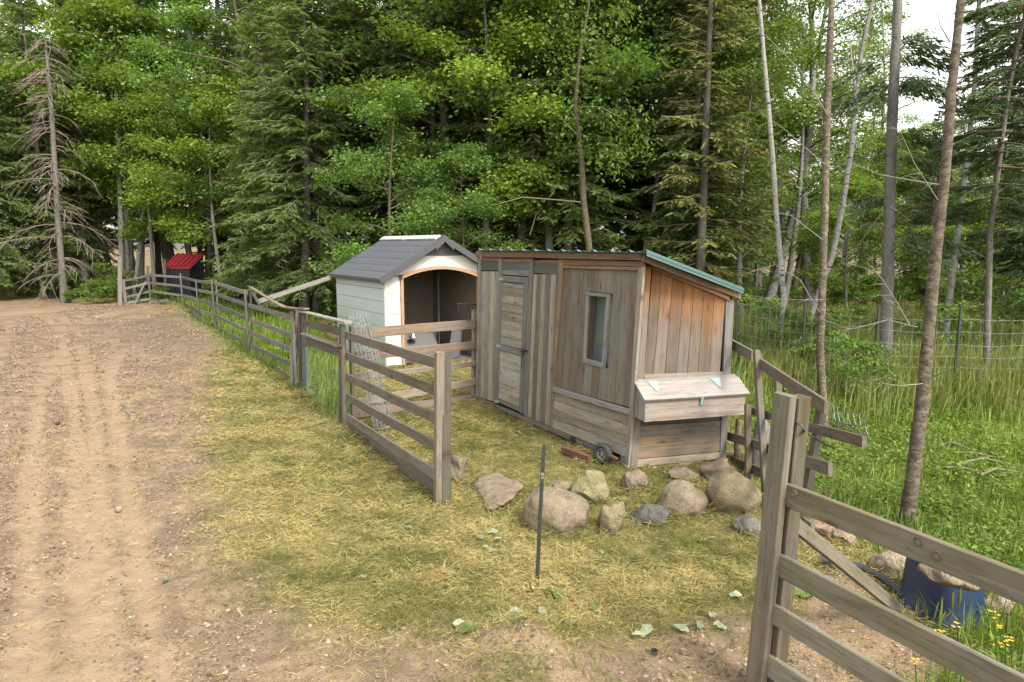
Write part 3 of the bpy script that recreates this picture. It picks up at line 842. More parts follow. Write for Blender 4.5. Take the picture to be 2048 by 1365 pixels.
def cheek(u, s):
    for (o0, o1) in ((0.0, d * .5), (d * .5, d - .021)):
        def zt(o): return lerp(zBt - .005, zFt + .003, min(max((o - .06) / (d - .06), 0), 1))
        slab('end_board', [nbp(u, o0, zB), nbp(u, o1, zB), nbp(u, o1, zt(o1) - .012), nbp(u, o0, zt(o0) - .012)], -uS * s, 0.02, M['plank'], nest, 0, 'v', tone=0.1)
cheek(u0, 1); cheek(u1, -1)
L0, L1 = u0 - .025, u1 + .03
slab('lid_back', [nbp(L0, 0.085, zBt), nbp(L1, 0.085, zBt), nbp(L1, 0.0, zBt + .012), nbp(L0, 0.0, zBt + .012)], nS * .2 + ZV, 0.02, M['lidwood'], nest, 0.012, 'h', tone=-0.1)
slab('lid', [nbp(L0, d + .03, zFt), nbp(L1, d + .03, zFt), nbp(L1, 0.085, zBt), nbp(L0, 0.085, zBt)], nrm(nS * .6 + ZV), 0.022, M['lidwood'], nest, 0.014, 'h')
nl = nrm(np.cross(uS, nbp(0, d + .03, zFt) - nbp(0, .085, zBt)));  nl = nl if nl[2] > 0 else -nl
for uu in (u0 + .16, u1 - .26):
    a0 = nbp(uu, .09, zBt) + nl * .019
    dn = nrm(nbp(uu, d + .03, zFt) - nbp(uu, .085, zBt))
    V = [a0 - uS * .055, a0 + uS * .055, a0 + dn * .14 + uS * .012, a0 + dn * .14 - uS * .012]
    V += [p - nl * .004 for p in V]
    obj('hinge', V, [(0, 1, 2, 3), (4, 7, 6, 5), (0, 4, 5, 1), (1, 5, 6, 2), (2, 6, 7, 3), (3, 7, 4, 0)], M['mint'], nest)
uh = us(PS(1402, 800, d))
slab('hasp', [nbp(uh - .017, d + .012, zFt - .085), nbp(uh + .017, d + .012, zFt - .085), nbp(uh + .017, d + .034, zFt + .01), nbp(uh - .017, d + .034, zFt + .01)], nS, 0.006, M['mint'], nest, 0, 'v')
# roof: ribbed sheet
uF = (B - A) / np.linalg.norm(B - A)
e0 = PF(957, 500, .10); e1 = PF(1283.5, 500.5, .10)
z0 = 2.235
g0 = np.array([e0[0], e0[1], z0]) - uF * .03; g1 = np.array([e1[0], e1[1], z0]) + uF * .07
gb = PS(1487, 583, .1)
drop = np.array([*(gb - g1)[:2], (gb - g1)[2] + .01])
V = []; F = []
prof = []
Lr = np.linalg.norm(g1 - g0); nr = 12; sp = Lr / nr
for i in range(nr):
    b0 = i * sp
    prof += [(b0, 0), (b0 + .015, .022), (b0 + .045, .022), (b0 + .06, 0), (b0 + sp * .5, 0), (b0 + sp * .5 + .01, .008), (b0 + sp * .5 + .03, .008), (b0 + sp * .5 + .04, 0)]
prof += [(Lr - .045, 0), (Lr - .03, .024), (Lr, .024), (Lr + .002, -.03)]
for (s, h) in prof:
    for f in (0, 1):
        p = g0 + (g1 - g0) * (s / Lr) + drop * f + np.array([0, 0, h]); V.append(p)
for (s, h) in prof:
    for f in (0, 1):
        p = g0 + (g1 - g0) * (s / Lr) + drop * f + np.array([0, 0, h - .006]); V.append(p)
n2 = len(prof)
for i in range(n2 - 1):
    a = 2 * i; F.append((a, a + 2, a + 3, a + 1)); b = a + 2 * n2; F.append((b, b + 1, b + 3, b + 2))
    F.append((a, b, b + 2, a + 2)); F.append((a + 1, a + 3, b + 3, b + 1))
a = 2 * (n2 - 1); F.append((a, a + 2 * n2, a + 2 * n2 + 1, a + 1))
roof = obj('roof', V, F, M['greenroof'], coop)
board('roof_edge', g1 + [0, 0, .0], g1 + drop, 0.026, 0.012, M['greenroof'], roof, side=nS)
board('rafter', g0 + (g1 - g0) * .97 - [0, 0, .06] + nF * -.05, g0 + (g1 - g0) * .97 + drop * .97 - [0, 0, .06], 0.06, 0.04, M['trim'], coop, side=nS, tone=-.2)

# ================================================================== SHED
S0 = G(773, 733); S1g = G(955, 722); S2 = G(677, 698)
e1 = nrm(S1g - S0); e2 = (S2 - S0); SD = np.linalg.norm(e2); e2 = e2 / SD
SW, SE, SR = 2.2, 1.72, 2.42
shed = thing('garden_shed', S0 + e1 * SW / 2 + e2 * SD / 2, 'cream resin shed with dark slate roof and open arched doorway', 'shed')
nSF = np.array([e1[1], -e1[0], 0]); nSL = -nrm(np.array([e2[1], -e2[0], 0]))
nSL = nSL if nSL[0] < 0 else -nSL
def sp_(u, v, z): return S0 + e1 * u + e2 * v + np.array([0, 0, z])
nv = 7
zsb = [SE * i / nv for i in range(nv + 1)]
for i in range(nv):
    for (v0, v1) in ((0.05, SD * .47), (SD * .47, SD)):
        slab('siding_board', [sp_(0, v1, zsb[i]), sp_(0, v0, zsb[i]), sp_(0, v0, zsb[i + 1]), sp_(0, v1, zsb[i + 1])], nSL, 0.03, M['resinside'], shed, 0.0, 'h', gap=.003, ch=.006)
slab('corner_trim', [sp_(0, .06, 0), sp_(0, 0, 0), sp_(0, 0, SE), sp_(0, .06, SE)], nSL, 0.03, M['resin'], shed, .008, 'v')
for u0_, u1_ in ((0.0, .30), (SW - .30, SW)):
    for i in range(nv):
        slab('siding_board', [sp_(u0_, 0, zsb[i]), sp_(u1_, 0, zsb[i]), sp_(u1_, 0, zsb[i + 1]), sp_(u0_, 0, zsb[i + 1])], nSF, 0.03, M['resin'], shed, .004, 'h', gap=.003, ch=.006)
    slab('corner_trim', [sp_(u0_ if u0_ == 0 else u1_ - .07, 0, 0), sp_(u0_ + .07 if u0_ == 0 else u1_, 0, 0), sp_(u0_ + .07 if u0_ == 0 else u1_, 0, SE), sp_(u0_ if u0_ == 0 else u1_ - .07, 0, SE)], nSF, 0.03, M['resin'], shed, .012, 'v')
def archz(u):
    t = (u - SW / 2) / (SW / 2 - .30)
    return 1.735 + .165 * (1 - t * t)
us_ = np.linspace(.30, SW - .30, 13)
V = []; F = []
def gablez(u): return SE + (SR - SE) * (1 - abs(u - SW / 2) / (SW / 2)) - .03
uu = [0.0] + list(us_) + [SW]
for u in uu:
    lo = archz(min(max(u, .3), SW - .3)) if .3 <= u <= SW - .3 else SE
    for off in (0, .04):
        V.append(sp_(u, off, lo)); V.append(sp_(u, off, max(gablez(u), lo + .001)))
for i in range(len(uu) - 1):
    a = i * 4; b = a + 4
    F += [(a, b, b + 1, a + 1), (a + 2, a + 3, b + 3, b + 2), (a, a + 2, b + 2, b)]
obj('gable', V, F, M['resin'], shed)
tb = []
V = []; F = []
path = [(.30, 0.0)] + [(u, archz(u)) for u in us_] + [(SW - .30, 0.0)]
path2 = [(.30 + .055, 0.0)] + [(.30 + .055 + (u - .3) * ((SW - .6 - .11) / (SW - .6)), archz(u) - .06) for u in us_] + [(SW - .30 - .055, 0.0)]
for (p, q_) in zip(path, path2):
    V += [sp_(p[0], -.025, p[1]), sp_(q_[0], -.025, q_[1]), sp_(q_[0], .06, q_[1]), sp_(p[0], .0, p[1])]
for i in range(len(path) - 1):
    a = 4 * i; b = a + 4
    F += [(a, b, b + 1, a + 1), (a + 1, b + 1, b + 2, a + 2), (a, a + 3, b + 3, b)]
obj('door_frame', V, F, M['resintan'], shed)
# lining
i0 = .035
V = [sp_(i0, .035, .02), sp_(SW - i0, .035, .02), sp_(SW - i0, SD - i0, .02), sp_(i0, SD - i0, .02), sp_(i0, .035, SE), sp_(SW - i0, .035, SE), sp_(SW - i0, SD - i0, SE), sp_(i0, SD - i0, SE)]
obj('lining', V, [(0, 3, 7, 4), (3, 2, 6, 7), (2, 1, 5, 6)], M['inner'], shed)
obj('floor', V[:4], [(0, 1, 2, 3)], M['darkwood'], shed)
for i in range(1, nv):
    for (p, q_) in ((sp_(i0 + .003, SD - i0 - .004, zsb[i]), sp_(SW - i0, SD - i0 - .004, zsb[i])), (sp_(i0 + .003, .04, zsb[i]), sp_(i0 + .003, SD - i0, zsb[i]))):
        board('lining_joint', p, q_, .008, .006, M['greyplastic'], shed, seg=1)
V = [sp_(0, SD, 0), sp_(SW, SD, 0), sp_(SW, SD, SE), sp_(SW / 2, SD, SR - .03), sp_(0, SD, SE), sp_(SW, 0, 0), sp_(SW, 0, SE)]
obj('back_wall', V, [(0, 1, 2, 3, 4), (1, 5, 6, 2)], M['resinside'], shed)
# roof shingles
ov, og = .13, .16
nl_ = np.cross(e2, sp_(SW / 2, 0, SR) - sp_(0, 0, SE)); nl_ = nrm(nl_ if nl_[2] > 0 else -nl_)
nr_ = np.cross(e2, sp_(SW / 2, 0, SR) - sp_(SW, 0, SE)); nr_ = nrm(nr_ if nr_[2] > 0 else -nr_)
sl = (SR - SE) / (SW / 2)
def roofp(side, f, v):      # f 0 eave .. 1 ridge
    u = -ov + (SW / 2 + ov) * f
    z = SE + sl * u
    return sp_(u if side == 0 else SW - u, v, z + .02)
ROWS = 6
for side, nn in ((0, nl_), (1, nr_)):
    V = [roofp(side, 0, -og), roofp(side, 0, SD + .08), roofp(side, 1, SD + .08), roofp(side, 1, -og)]
    V += [p - nn * .03 for p in V]
    obj('roof_deck', V, [(0, 1, 2, 3), (4, 7, 6, 5), (0, 4, 5, 1), (1, 5, 6, 2), (3, 2, 6, 7), (0, 3, 7, 4)], M['charcoal'], shed)
    cells = 9
    for r_ in range(ROWS):
        f0, f1 = r_ / ROWS * .93 + .005, (r_ + 1) / ROWS * .93 + .005
        for c_ in range(cells + 1):
            w_ = (SD + .08 + og) / cells
            v0 = -og + (c_ - (.5 if r_ % 2 else 0)) * w_; v1 = v0 + w_
            v0, v1 = max(v0, -og + .03), min(v1, SD + .08)
            if v1 - v0 < .03: continue
            q4 = [roofp(side, f0, v1), roofp(side, f0, v0), roofp(side, f1, v0), roofp(side, f1, v1)]
            slab('shingle', q4, nn, .012, M['shingle'], shed, .013 + random.uniform(0, .003), 'h', gap=.003, ch=.004)
    if side == 0:
        for v0, v1 in ((-.0, SD * .52), (SD * .55, SD + .04)):
            slab('ridge_skylight', [roofp(0, .93, v1), roofp(0, .93, v0), roofp(0, 1.0, v0) + [0, 0, .05], roofp(0, 1.0, v1) + [0, 0, .05]], nl_, .03, M['skylight'], shed, .03, 'h')
    board('barge_trim', roofp(side, -.01, -og - .012) - [0, 0, .02], roofp(side, .93, -og - .012) - [0, 0, .02], .11, .03, M['charcoal'], shed, side=nSF)
    board('eave_trim', roofp(side, -.012, -og) - [0, 0, .015], roofp(side, -.012, SD + .08) - [0, 0, .015], .05, .02, M['charcoal'], shed, side=-e1 if side == 0 else e1)
cap = [roofp(0, .86, -og - .03), roofp(0, 1.0, -og - .03) + [0, 0, .055], roofp(1, .86, -og - .03)]
V = [p for p in cap] + [p - [0, 0, .13] for p in cap] + [p + e2 * .12 for p in cap]
obj('ridge_cap', V, [(0, 1, 4, 3), (1, 2, 5, 4), (0, 6, 7, 1), (1, 7, 8, 2)], M['charcoal'], shed)
V = [sp_(SW / 2 - .46, -.012, 2.1), sp_(SW / 2 + .46, -.012, 2.1), sp_(SW / 2 + .12, -.012, 2.32), sp_(SW / 2 - .12, -.012, 2.32)]
gv = obj('gable_vent', V, [(0, 1, 2, 3)], M['charcoal'], shed)
for i in range(5):
    z = 2.12 + i * .04; h = .44 - (z - 2.1) * 1.45
    board('louvre', sp_(SW / 2 - h, -.022, z), sp_(SW / 2 + h, -.022, z), .02, .012, M['greyplastic'], gv, seg=1)
for u in (.30, SW - .30):
    board('catch', sp_(u, -.04, 1.66), sp_(u, -.04, 1.74), .06, .03, M['iron'], shed, side=nSF, seg=1)

# contents of the shed
PSI = Plane(sp_(0, .75, 0), sp_(1, .75, 0))
lamp = thing('heat_lamp', PSI(825.8, 678), 'silver cone heat lamp hanging on a cord inside the shed', 'lamp')
lc = PSI(826, 668); 
prof = [(.012, .035), (.02, .03), (.035, .0), (.085, -.065), (.092, -.075), (.088, -.072), (.03, -.01)]
V = []; F = []; n = 18
for (r_, h) in prof:
    for i in range(n):
        t = 2 * math.pi * i / n; V.append(lc + np.array([r_ * math.cos(t), r_ * math.sin(t), h]))
for j in range(len(prof) - 1):
    for i in range(n):
        F.append((j * n + i, j * n + (i + 1) % n, j * n + n + (i + 1) % n, j * n + n + i))
obj('shade', V, F, M['palemetal'], lamp, True)
tb = TB(); ct = np.array([*lc[:2], SE + .05])
tb.tube([lc + [0, 0, .03], (lc + ct) / 2 + [.01, 0, 0], ct], .006, 5); tb.obj('cord', M['hose'], lamp)
tb = TB(); tb.tube([lc - [0, 0, .01], lc - [0, 0, .04], lc - [0, 0, .07]], [.02, .032, .012], 8); tb.obj('bulb', M['skylight'], lamp)
PSB = Plane(sp_(0, 1.3, 0), sp_(1, 1.3, 0))
pp = thing('plastic_sheet', PSB(880, 730), 'large grey plastic panel lying slanted on the shed floor', 'panel')
slab('sheet', [sp_(.36, .55, .05), sp_(1.35, .62, .05), sp_(1.5, 1.15, .62), sp_(.5, 1.05, .6)], nrm(nSF + .8 * ZV), .03, M['greyplastic'], pp, 0, 'h')
slab('rim', [sp_(.36, .54, .02), sp_(1.35, .61, .02), sp_(1.36, .60, .07), sp_(.36, .53, .07)], nSF, .02, M['charcoal'], pp, 0, 'h')
pp = thing('plastic_sheet', PSB(930, 720), 'upright grey plastic panel leaning at the right of the shed doorway', 'panel')
slab('sheet', [sp_(1.32, .25, .02), sp_(1.62, .4, .02), sp_(1.78, .55, .75), sp_(1.5, .36, .75)], nrm(nSF - .3 * e1), .03, M['greyplastic'], pp, 0, 'v')
slab('rim', [sp_(1.61, .39, .02), sp_(1.65, .39, .02), sp_(1.81, .54, .75), sp_(1.77, .54, .75)], nrm(nSF - .3 * e1), .05, M['greyplastic'], pp, .012, 'v', tone=.2)
rk = thing('hay_rack', sp_(1.6, .5, .5), 'black wire hay rack of slanted bars inside the shed doorway', 'rack')
tb = TB()
PR = Plane(sp_(0, .35, 0), sp_(1, .35, 0))
tb.tube([PR(914, 608), PR(955, 609.5)], .01, 6); tb.obj('top_bar', M['iron'], rk)
for i in range(6):
    tb = TB(); x0 = 916 + i * 7
    tb.tube([PR(x0, 608), PR(x0 + 4, 640), PR(x0 + 20, 672)], .0065, 5); tb.obj('bar', M['iron'], rk)
pl_ = thing('black_pole', sp_(1.3, 1.0, 0), 'thin black pole standing upright inside the shed', 'pole')
tb = TB(); tb.tube([sp_(1.42, .8, .02), sp_(1.42, .8, 1.72)], .022, 6); tb.obj('shaft', M['hose'], pl_)
tb = TB(); tb.tube([sp_(1.42, .8, 0), sp_(1.42, .8, .06)], .05, 8); tb.obj('foot', M['hose'], pl_)
rp = TB(); rp.tube([sp_(.45, 1.2, 1.7), sp_(.6, 1.3, 1.55), sp_(.75, 1.4, 1.5), sp_(.78, 1.42, 1.3), sp_(.76, 1.42, 1.18)], .012, 5)
rp.tube([sp_(.75, 1.4, 1.5), sp_(1.0, 1.6, 1.45), sp_(1.1, 1.7, 1.6)], .012, 5)
tag(rp.obj('rope', M['darkwood']), 'dark rope looped under the shed ceiling', 'rope')

# ================================================================== FENCES
# ---- long left fence
posts = [((251.5, 609), 559, [560, 576, 593, 604.6]), ((301.6, 608), 534, [549, 564, 581, 596]), ((366, 616), 547, [552.4, 570.9, 589.4, 607]),
         ((398, 643), 561, [560, 578, 598.5, 620, 638.5]), ((430.5, 660), 559, [562.5, 584.4, 606.3, 628.2, 650]),
         ((498, 707), 582, [582.5, 607, 634.5, 661, 687.5]), ((591, 771), 622, [None, 632.5, 669.5, 698.5, 728, 762])]
lf = thing('board_fence', G(430, 660), 'long grey board fence curving along the driveway edge toward the forest', 'fence')
WID = .088
pw = []
for (b, top, rails) in posts:
    base = G(*b); pl = facing(base)
    zt = pl(b[0], top)[2]
    zr = [None if r is None else pl(b[0], r)[2] - WID / 2 for r in rails]
    pw.append((base, zt, zr))
for i, (base, zt, zr) in enumerate(pw):
    nxt = pw[min(i + 1, len(pw) - 1)][0]; prv = pw[max(i - 1, 0)][0]
    dr = nrm(nxt - prv); nn = np.array([dr[1], -dr[0], 0]); nn = nn if nn @ (CO - base) > 0 else -nn
    tw = .09 if i else .11
    board('post', base - [0, 0, .1], np.array([base[0] + (-.02 if i < 6 else 0), base[1], zt]), tw, .038, M['fence_far'], lf, side=nn)
    if i >= 4:
        board('back_post', base - nn * .085 + dr * .04 - [0, 0, .1], base - nn * .085 + dr * .03 + [0, 0, zt - .01], .09, .038, M['fence_far'], lf, side=nn, tone=-.25)
for i in range(len(pw) - 1):
    (b0, _, z0_), (b1, _, z1_) = pw[i], pw[i + 1]
    dr = nrm(b1 - b0); nn = np.array([dr[1], -dr[0], 0]); nn = nn if nn @ (CO - b0) > 0 else -nn
    seq = list(zip(z0_, z1_))
    if i == 5: seq = [(z0_[1] , z1_[1]), (z0_[2], z1_[2]), (z0_[3], z1_[3]), (z0_[4], z1_[4]), (max(z0_[4] - .27, .06), max(z1_[5], .05))]
    for za, zb_ in seq:
        if za is None or zb_ is None: continue
        p0 = np.array([b0[0], b0[1], za]) - nn * .032; p1 = np.array([b1[0], b1[1], zb_]) - nn * .032
        board('rail', p0, p1, WID, .025, M['fence_far'], lf, side=nn, seg=4, jit=.006)
b = G(398, 643); b1 = pw[4][0]
board('rail', lerp(pw[2][0], b, .35) + [0, 0, .12], b + [0, 0, .11], WID, .025, M['fence_far'], lf, side=nn)
bp = G(240, 612); board('tall_post', bp - [0, 0, .1], facing(bp)(240, 513), .15, .05, M['fence_far'], lf, up=None, side=(.2, -1, 0))
bp = G(331, 604); board('tall_post', bp - [0, 0, .1], facing(bp)(330, 519), .09, .05, M['fence_far'], lf, side=(.2, -1, 0))
bp = G(300, 600); bq = facing(G(268, 611))
board('brace', G(268, 611) + [0, 0, -.02], facing(G(290, 607))(298, 550), .09, .04, M['fence_far'], lf, side=(0, -1, 0), tone=-.2)
board('brace', facing(G(330, 598))(383, 553), facing(G(330, 598))(417, 528), .09, .04, M['fence_far'], lf, side=(0, -1, 0))
tb = TB(); pq = facing(G(300, 598)); tb.tube([pq(250, 563), pq(285, 578), pq(322, 597)], .07, 8)
tag(tb.obj('pipe', M['greyplastic']), 'fallen grey pipe sloping behind the far end of the fence', 'pipe')
# cap board and loose boards near the gate
P6, P7 = pw[5][0], pw[6][0]
pl67 = Plane(P6, P7)
cap_pts = [pl67(500, 574, -.1), pl67(520, 586.5, -.08), pl67(542, 601, -.04), pl67(568, 614.5, 0), pl67(590, 617.5, 0), pl67(613, 618, 0)]
V = []; F = []
drn = nrm(P7 - P6)
for i, p in enumerate(cap_pts):
    for (a, h) in ((-.045, -.012), (.045, -.012), (.045, .012), (-.045, .012)):
        V.append(p + pl67.n * a + np.array([0, 0, h + (.25 * a if i < 3 else 0)]))
for i in range(len(cap_pts) - 1):
    for k in range(4):
        F.append((4 * i + k, 4 * i + (k + 1) % 4, 4 * i + 4 + (k + 1) % 4, 4 * i + 4 + k))
F += [(3, 2, 1, 0), tuple(4 * (len(cap_pts) - 1) + k for k in range(4))]
obj('cap_board', V, F, M['pinkwood'], lf)
sb = sp_(-.05, SD - .05, 1.62)
lb = thing('loose_board', pl67(517, 604, -.15), 'grey board sloping from the fence up to the shed eave', 'board')
board('plank', pl67(516, 604, -.12), sb, .1, .03, M['fence_far'], lb, side=(-.2, -1, .0))
lb['label'] = 'grey board sloping from the fence up to the shed eave'
board('brace', pl67(504, 584, -.09), pl67(519, 609, -.09), .05, .04, M['greyframe'], lf, side=pl67.n)
# ---- wire gate
G8, G9 = G(607, 781), G(681, 848)
pg = Plane(G8, G9)
gate = thing('garden_gate', G8, 'low wooden gate with chicken wire between the two board fences', 'gate')
dg = nrm(G9 - G8)
board('post', pg(592.5, 771, -.02), pg(592.5, 621, -.02), .05, .04, M['fence'], lf, side=pg.n)
board('short_post', G(583, 771) - [0, 0, .05], facing(G(583, 771))(583, 688), .045, .04, M['fence_far'], lf, side=pg.n)
board('stile', G8 - [0, 0, .05], pg(606.5, 627), .065, .04, M['fence'], gate, side=pg.n)
board('stile', pg(613, 770, -.05), pg(612.5, 624, -.05), .05, .03, M['fence'], gate, side=pg.n, tone=-.2)
board('stile', pg(680, 846), pg(682, 650), .05, .04, M['fence'], gate, side=pg.n, tone=.05)
tb = TB(); tb.tube([pg(601, 775, .0), pg(600, 622, .0)], .028, 8); tb.obj('hinge_pole', M['greyplastic'], gate)
board('cap_board', pg(599, 622.5), pg(697, 645.5), .095, .025, M['palewood'], gate, up=pg.n, tone=-.25)
board('rail', pg(608, 646), pg(680, 664), .1, .025, M['fence'], gate, side=pg.n)
board('shelf_board', pg(607, 668, .05), pg(677, 692, .05), .1, .025, M['gate'], gate, up=pg.n)
board('rail', pg(607, 680), pg(679, 704), .13, .025, M['fence_far'], gate, side=pg.n)
ow = pg(610, 783, -.01)
hexwire(ow, pg(681, 848, -.01) - ow, np.array([0, 0, .72]), 20, 16, .0022, 'wire_netting', M['dullwire'], gate)
hexwire(pg(610, 783, -.03), pg(617, 789, -.03) - pg(610, 783, -.03), np.array([0, 0, .74]), 6, 34, .004, 'netting_roll', M['netting'], gate)
tb = TB(); tb.tube([pg(677, 701, .04), pg(684, 702, .04), pg(685, 710, .04)], .009, 5); tb.obj('latch', M['rust'], gate)
# ---- near section
N0, N1 = G(689, 853), G(877, 1015)
pn = Plane(N0, N1)
nf = thing('board_fence', N0, 'short fence section of six grey rails ending in a double post near boulders', 'fence')
board('post', N0 - [0, 0, .08], pn(686, 650), .085, .045, M['fence'], nf, side=pn.n, tone=.1)
board('post', N0 - pn.n * .09 + nrm(N1 - N0) * .08 - [0, 0, .08], pn(703, 652, -.09), .09, .04, M['fence'], nf, side=pn.n, tone=-.25)
board('post', N1 - [0, 0, .08], pn(879, 704.5), .06, .075, M['fence'], nf, side=pn.n, tone=.12)
pb = Plane(N1 - pn.n * .06, n=pn.n)
board('post', pb(891, 1012) - [0, 0, .05], pb(891.5, 703.5), .05, .085, M['fence'], nf, side=pn.n, tone=-.38)
tops_l = [661.5, 702.6, 744, 785.3, 824.9, 847]
bots_l = [679.5, 721, 762, 803, 842, 858]
tops_r = [715.8, 771.2, 826.7, 884, 940, 965]
bots_r = [738, 793, 849, 906, 963, 991]
for i in range(6):
    p0 = (pn(692, tops_l[i], -.03) + pn(692, bots_l[i], -.03)) / 2
    p1 = (pn(874, tops_r[i], -.03) + pn(874, bots_r[i], -.03)) / 2
    wd = abs(pn(874, tops_r[i])[2] - pn(874, bots_r[i])[2])
    if i == 5: wd *= 1.15
    board('rail', p0, p1, wd, .028, M['fence'], nf, side=pn.n, seg=5, jit=.005)
# ---- back section between the gate post and coop
Bk0, Bk1 = G(705, 845), A + np.array([0, .05, 0])
pbk = Plane(Bk0, Bk1)
bf = thing('board_fence', Bk0, 'pinkish rail fence running in front of the shed up to the coop', 'fence')
rl = [(700, 660, 678, 956, 639, 657), (700, 705, 722, 956, 682, 698), (704, 746, 764, 956, 723.5, 731), (704, 800, 817, 956, 755.5, 770), (704, 821, 836, 956, 788.5, 803)]
for i, (x0, t0, b0_, x1, t1, b1_) in enumerate(rl):
    p0 = (pbk(x0, t0) + pbk(x0, b0_)) / 2; p1 = (pbk(x1, t1) + pbk(x1, b1_)) / 2
    if i == 3:
        pass
    wd = max(abs(pbk(x1, t1)[2] - pbk(x1, b1_)[2]), .075)
    board('rail', p0, p1, wd, .025, M['pinkwood'], bf, side=pbk.n, seg=4, tone=[0, .05, .05, 0, -.1][i])
board('post', A + np.array([-.05, .1, -.05]), np.array([A[0] - .03, A[1] + .1, 1.35]), .07, .04, M['pinkwood'], bf, side=pbk.n, tone=.1)
# ---- wire roll
wb = G(770, 862); wt_ = at(717, 630, dist(G(705, 845)) + .1)
roll = thing('wire_roll', wb, 'roll of galvanised welded mesh leaning behind the short fence', 'wire roll')
ax = nrm(wt_ - wb); ra = nrm(np.cross(ax, (0.2, 1, .1))); rb = np.cross(ax, ra); LL = np.linalg.norm(wt_ - wb)
for lay, (r_, ph) in enumerate(((.125, 0), (.1, .3))):
    tb = TB()
    for i in range(13):
        t = i * 2 * math.pi / 13 + ph
        o_ = (ra * math.cos(t) + rb * math.sin(t)) * r_
        tb.tube([wb + o_, wb + ax * LL * .5 + o_ * 1.02, wb + ax * (LL) + o_], .0028, 4)
    tb.obj('line_wire', M['wire'], roll)
    tb = TB()
    for j in range(14):
        z = LL * (j + .15) / 14
        tb.tube([wb + ax * z + (ra * math.cos(t) + rb * math.sin(t)) * r_ for t in np.linspace(0, 6.2832, 19)], .003, 4)
    tb.obj('ring_wire', M['wire'], roll)

# ---- gate fence at right front
KD = 3.4
dgp = ray(1520, 1365); bg = dgp * (KD / math.hypot(dgp[0], dgp[1])); bg[2] = 0
# rails descend with perspective; the fence runs to the right and towards the camera
def dz(x, y, D):
    return at(x, y, D)[2]
rP0 = at(1576, 989, KD)
zR1 = rP0[2]
rP1 = None
dd = ray(2048, 1178); rP1 = CO + dd * ((zR1 - .02 - CH) / dd[2])
prt = Plane(np.array([rP0[0], rP0[1], 0]), np.array([rP1[0], rP1[1], 0]))
rf = thing('board_fence', prt(1530, 1365) * [1, 1, 0], 'foreground fence with broad knotty rails and thick double end post', 'fence')
board('post', prt(1500, 1480, .03), prt(1570.5, 789, .03), .10, .045, M['gate'], rf, side=prt.n, seg=4, tone=-.12)
board('post', prt(1538, 1480, -.05), prt(1597.5, 793, -.05), .075, .09, M['gate'], rf, side=prt.n, seg=4, tone=-.25)
for (xl, tl, bl_, xr, tr, br_) in ((1570, 963.5, 1012, 2048, 1146, 1210), (1557, 1105, 1152, 2048, 1348, 1418), (1546, 1205, 1247, 1826, 1365, 1428), (1536, 1306, 1352, 1640, 1374, 1424)):
    p0 = (prt(xl, tl) + prt(xl, bl_)) / 2; p1 = (prt(xr, tr) + prt(xr, br_)) / 2
    dirr = (p1 - p0); Lw = 3.0; p1 = p0 + dirr / np.linalg.norm(dirr) * Lw
    board('rail', p0, p1, abs(prt(xl, tl)[2] - prt(xl, bl_)[2]) * .97, .03, M['gate'], rf, side=prt.n, seg=6, jit=.005, tone=.1)
board('post', np.array([*(rP0 + (rP1 - rP0) / np.linalg.norm(rP1 - rP0) * 2.85)[:2], -.1]) - prt.n * .05, np.array([*(rP0 + (rP1 - rP0) / np.linalg.norm(rP1 - rP0) * 2.85)[:2], 1.45]) - prt.n * .05, .1, .09, M['gate'], rf, side=prt.n)
# knots on the top rail
for (kx, ky) in ((1588, 988), (1837, 1084), (1874, 1112)):
    c = prt(kx, ky, .017)
    V, F = torus(c, prt.n, .016, .004, 14, 5)
    obj('knot', V, F, M['darkwood'], rf, True)
    th = np.linspace(0, 2 * math.pi, 13)[:-1]; a = nrm(rP1 - rP0); b2 = np.cross(prt.n, a)
    V = [c] + [c + (a * math.cos(t) + b2 * math.sin(t)) * .014 for t in th]
    obj('knot', V, [(0, 1 + i, 1 + (i + 1) % 12) for i in range(12)], M['lowside'], rf)
bh = G(2000, 1330); 
# ---- broken fence from the coop to the right
Q0, Q1 = G(1460, 915), G(1592, 1085)
pq = Plane(Q0, Q1)
qf = thing('board_fence', Q0, 'crooked broken rail fence leaning out behind the nest box', 'fence')
def qb(name, a, b, w_, off=0., t=.03, mat='fence', tone=None):
    return board(name, pq(*a, off), pq(*b, off), w_, t, M[mat], qf, side=pq.n, tone=tone)
def qw(x, y0, y1): return abs(pq(x, y0)[2] - pq(x, y1)[2])
qb('rail', (1462, 688), (1506, 713), qw(1463, 679, 698), .0)
qb('rail', (1515, 723), (1653, 815), qw(1580, 755, 779), .02, tone=.1)
qb('post', (1531, 985), (1513, 702), .075, .05, .05)
qb('post', (1594, 1088), (1644, 815), .085, -.05, .05, tone=-.1)
qb('post', (1495.5, 958), (1495.5, 809), .075, .05, .05, tone=.12)
qb('post', (1556, 930), (1556, 765), .06, -.08, .05, tone=.1)
qb('rail', (1494, 819), (1729, 884), qw(1700, 863, 886), -.02, tone=.1)
qb('rail', (1452, 871), (1661, 938), qw(1500, 877, 896), .0)
qb('rail', (1448, 914), (1560, 962), qw(1500, 926, 945), .0, tone=-.3)
qb('rail', (1470, 958), (1560, 1020), .08, .02, tone=-.25)
qb('stub', (1586, 1030), (1626, 1058), .08, -.05, tone=-.1)
dp = thing('loose_board', G(1801, 1222), 'brown plank fallen diagonally from the gate post to the blue tub', 'board')
board('plank', at(1586, 1046, dist(prt(1590, 1046)) + .12), G(1800, 1222, .03), .07, .035, M['fence'], dp, up=ZV, tone=.1)
cb = TB(); cb.tube([prt(1584, 840, -.02), prt(1602, 850, .0), prt(1608, 862, -.02), pq(1630, 878, .05), pq(1650, 888, .04), pq(1670, 897, 0)], .006, 5)
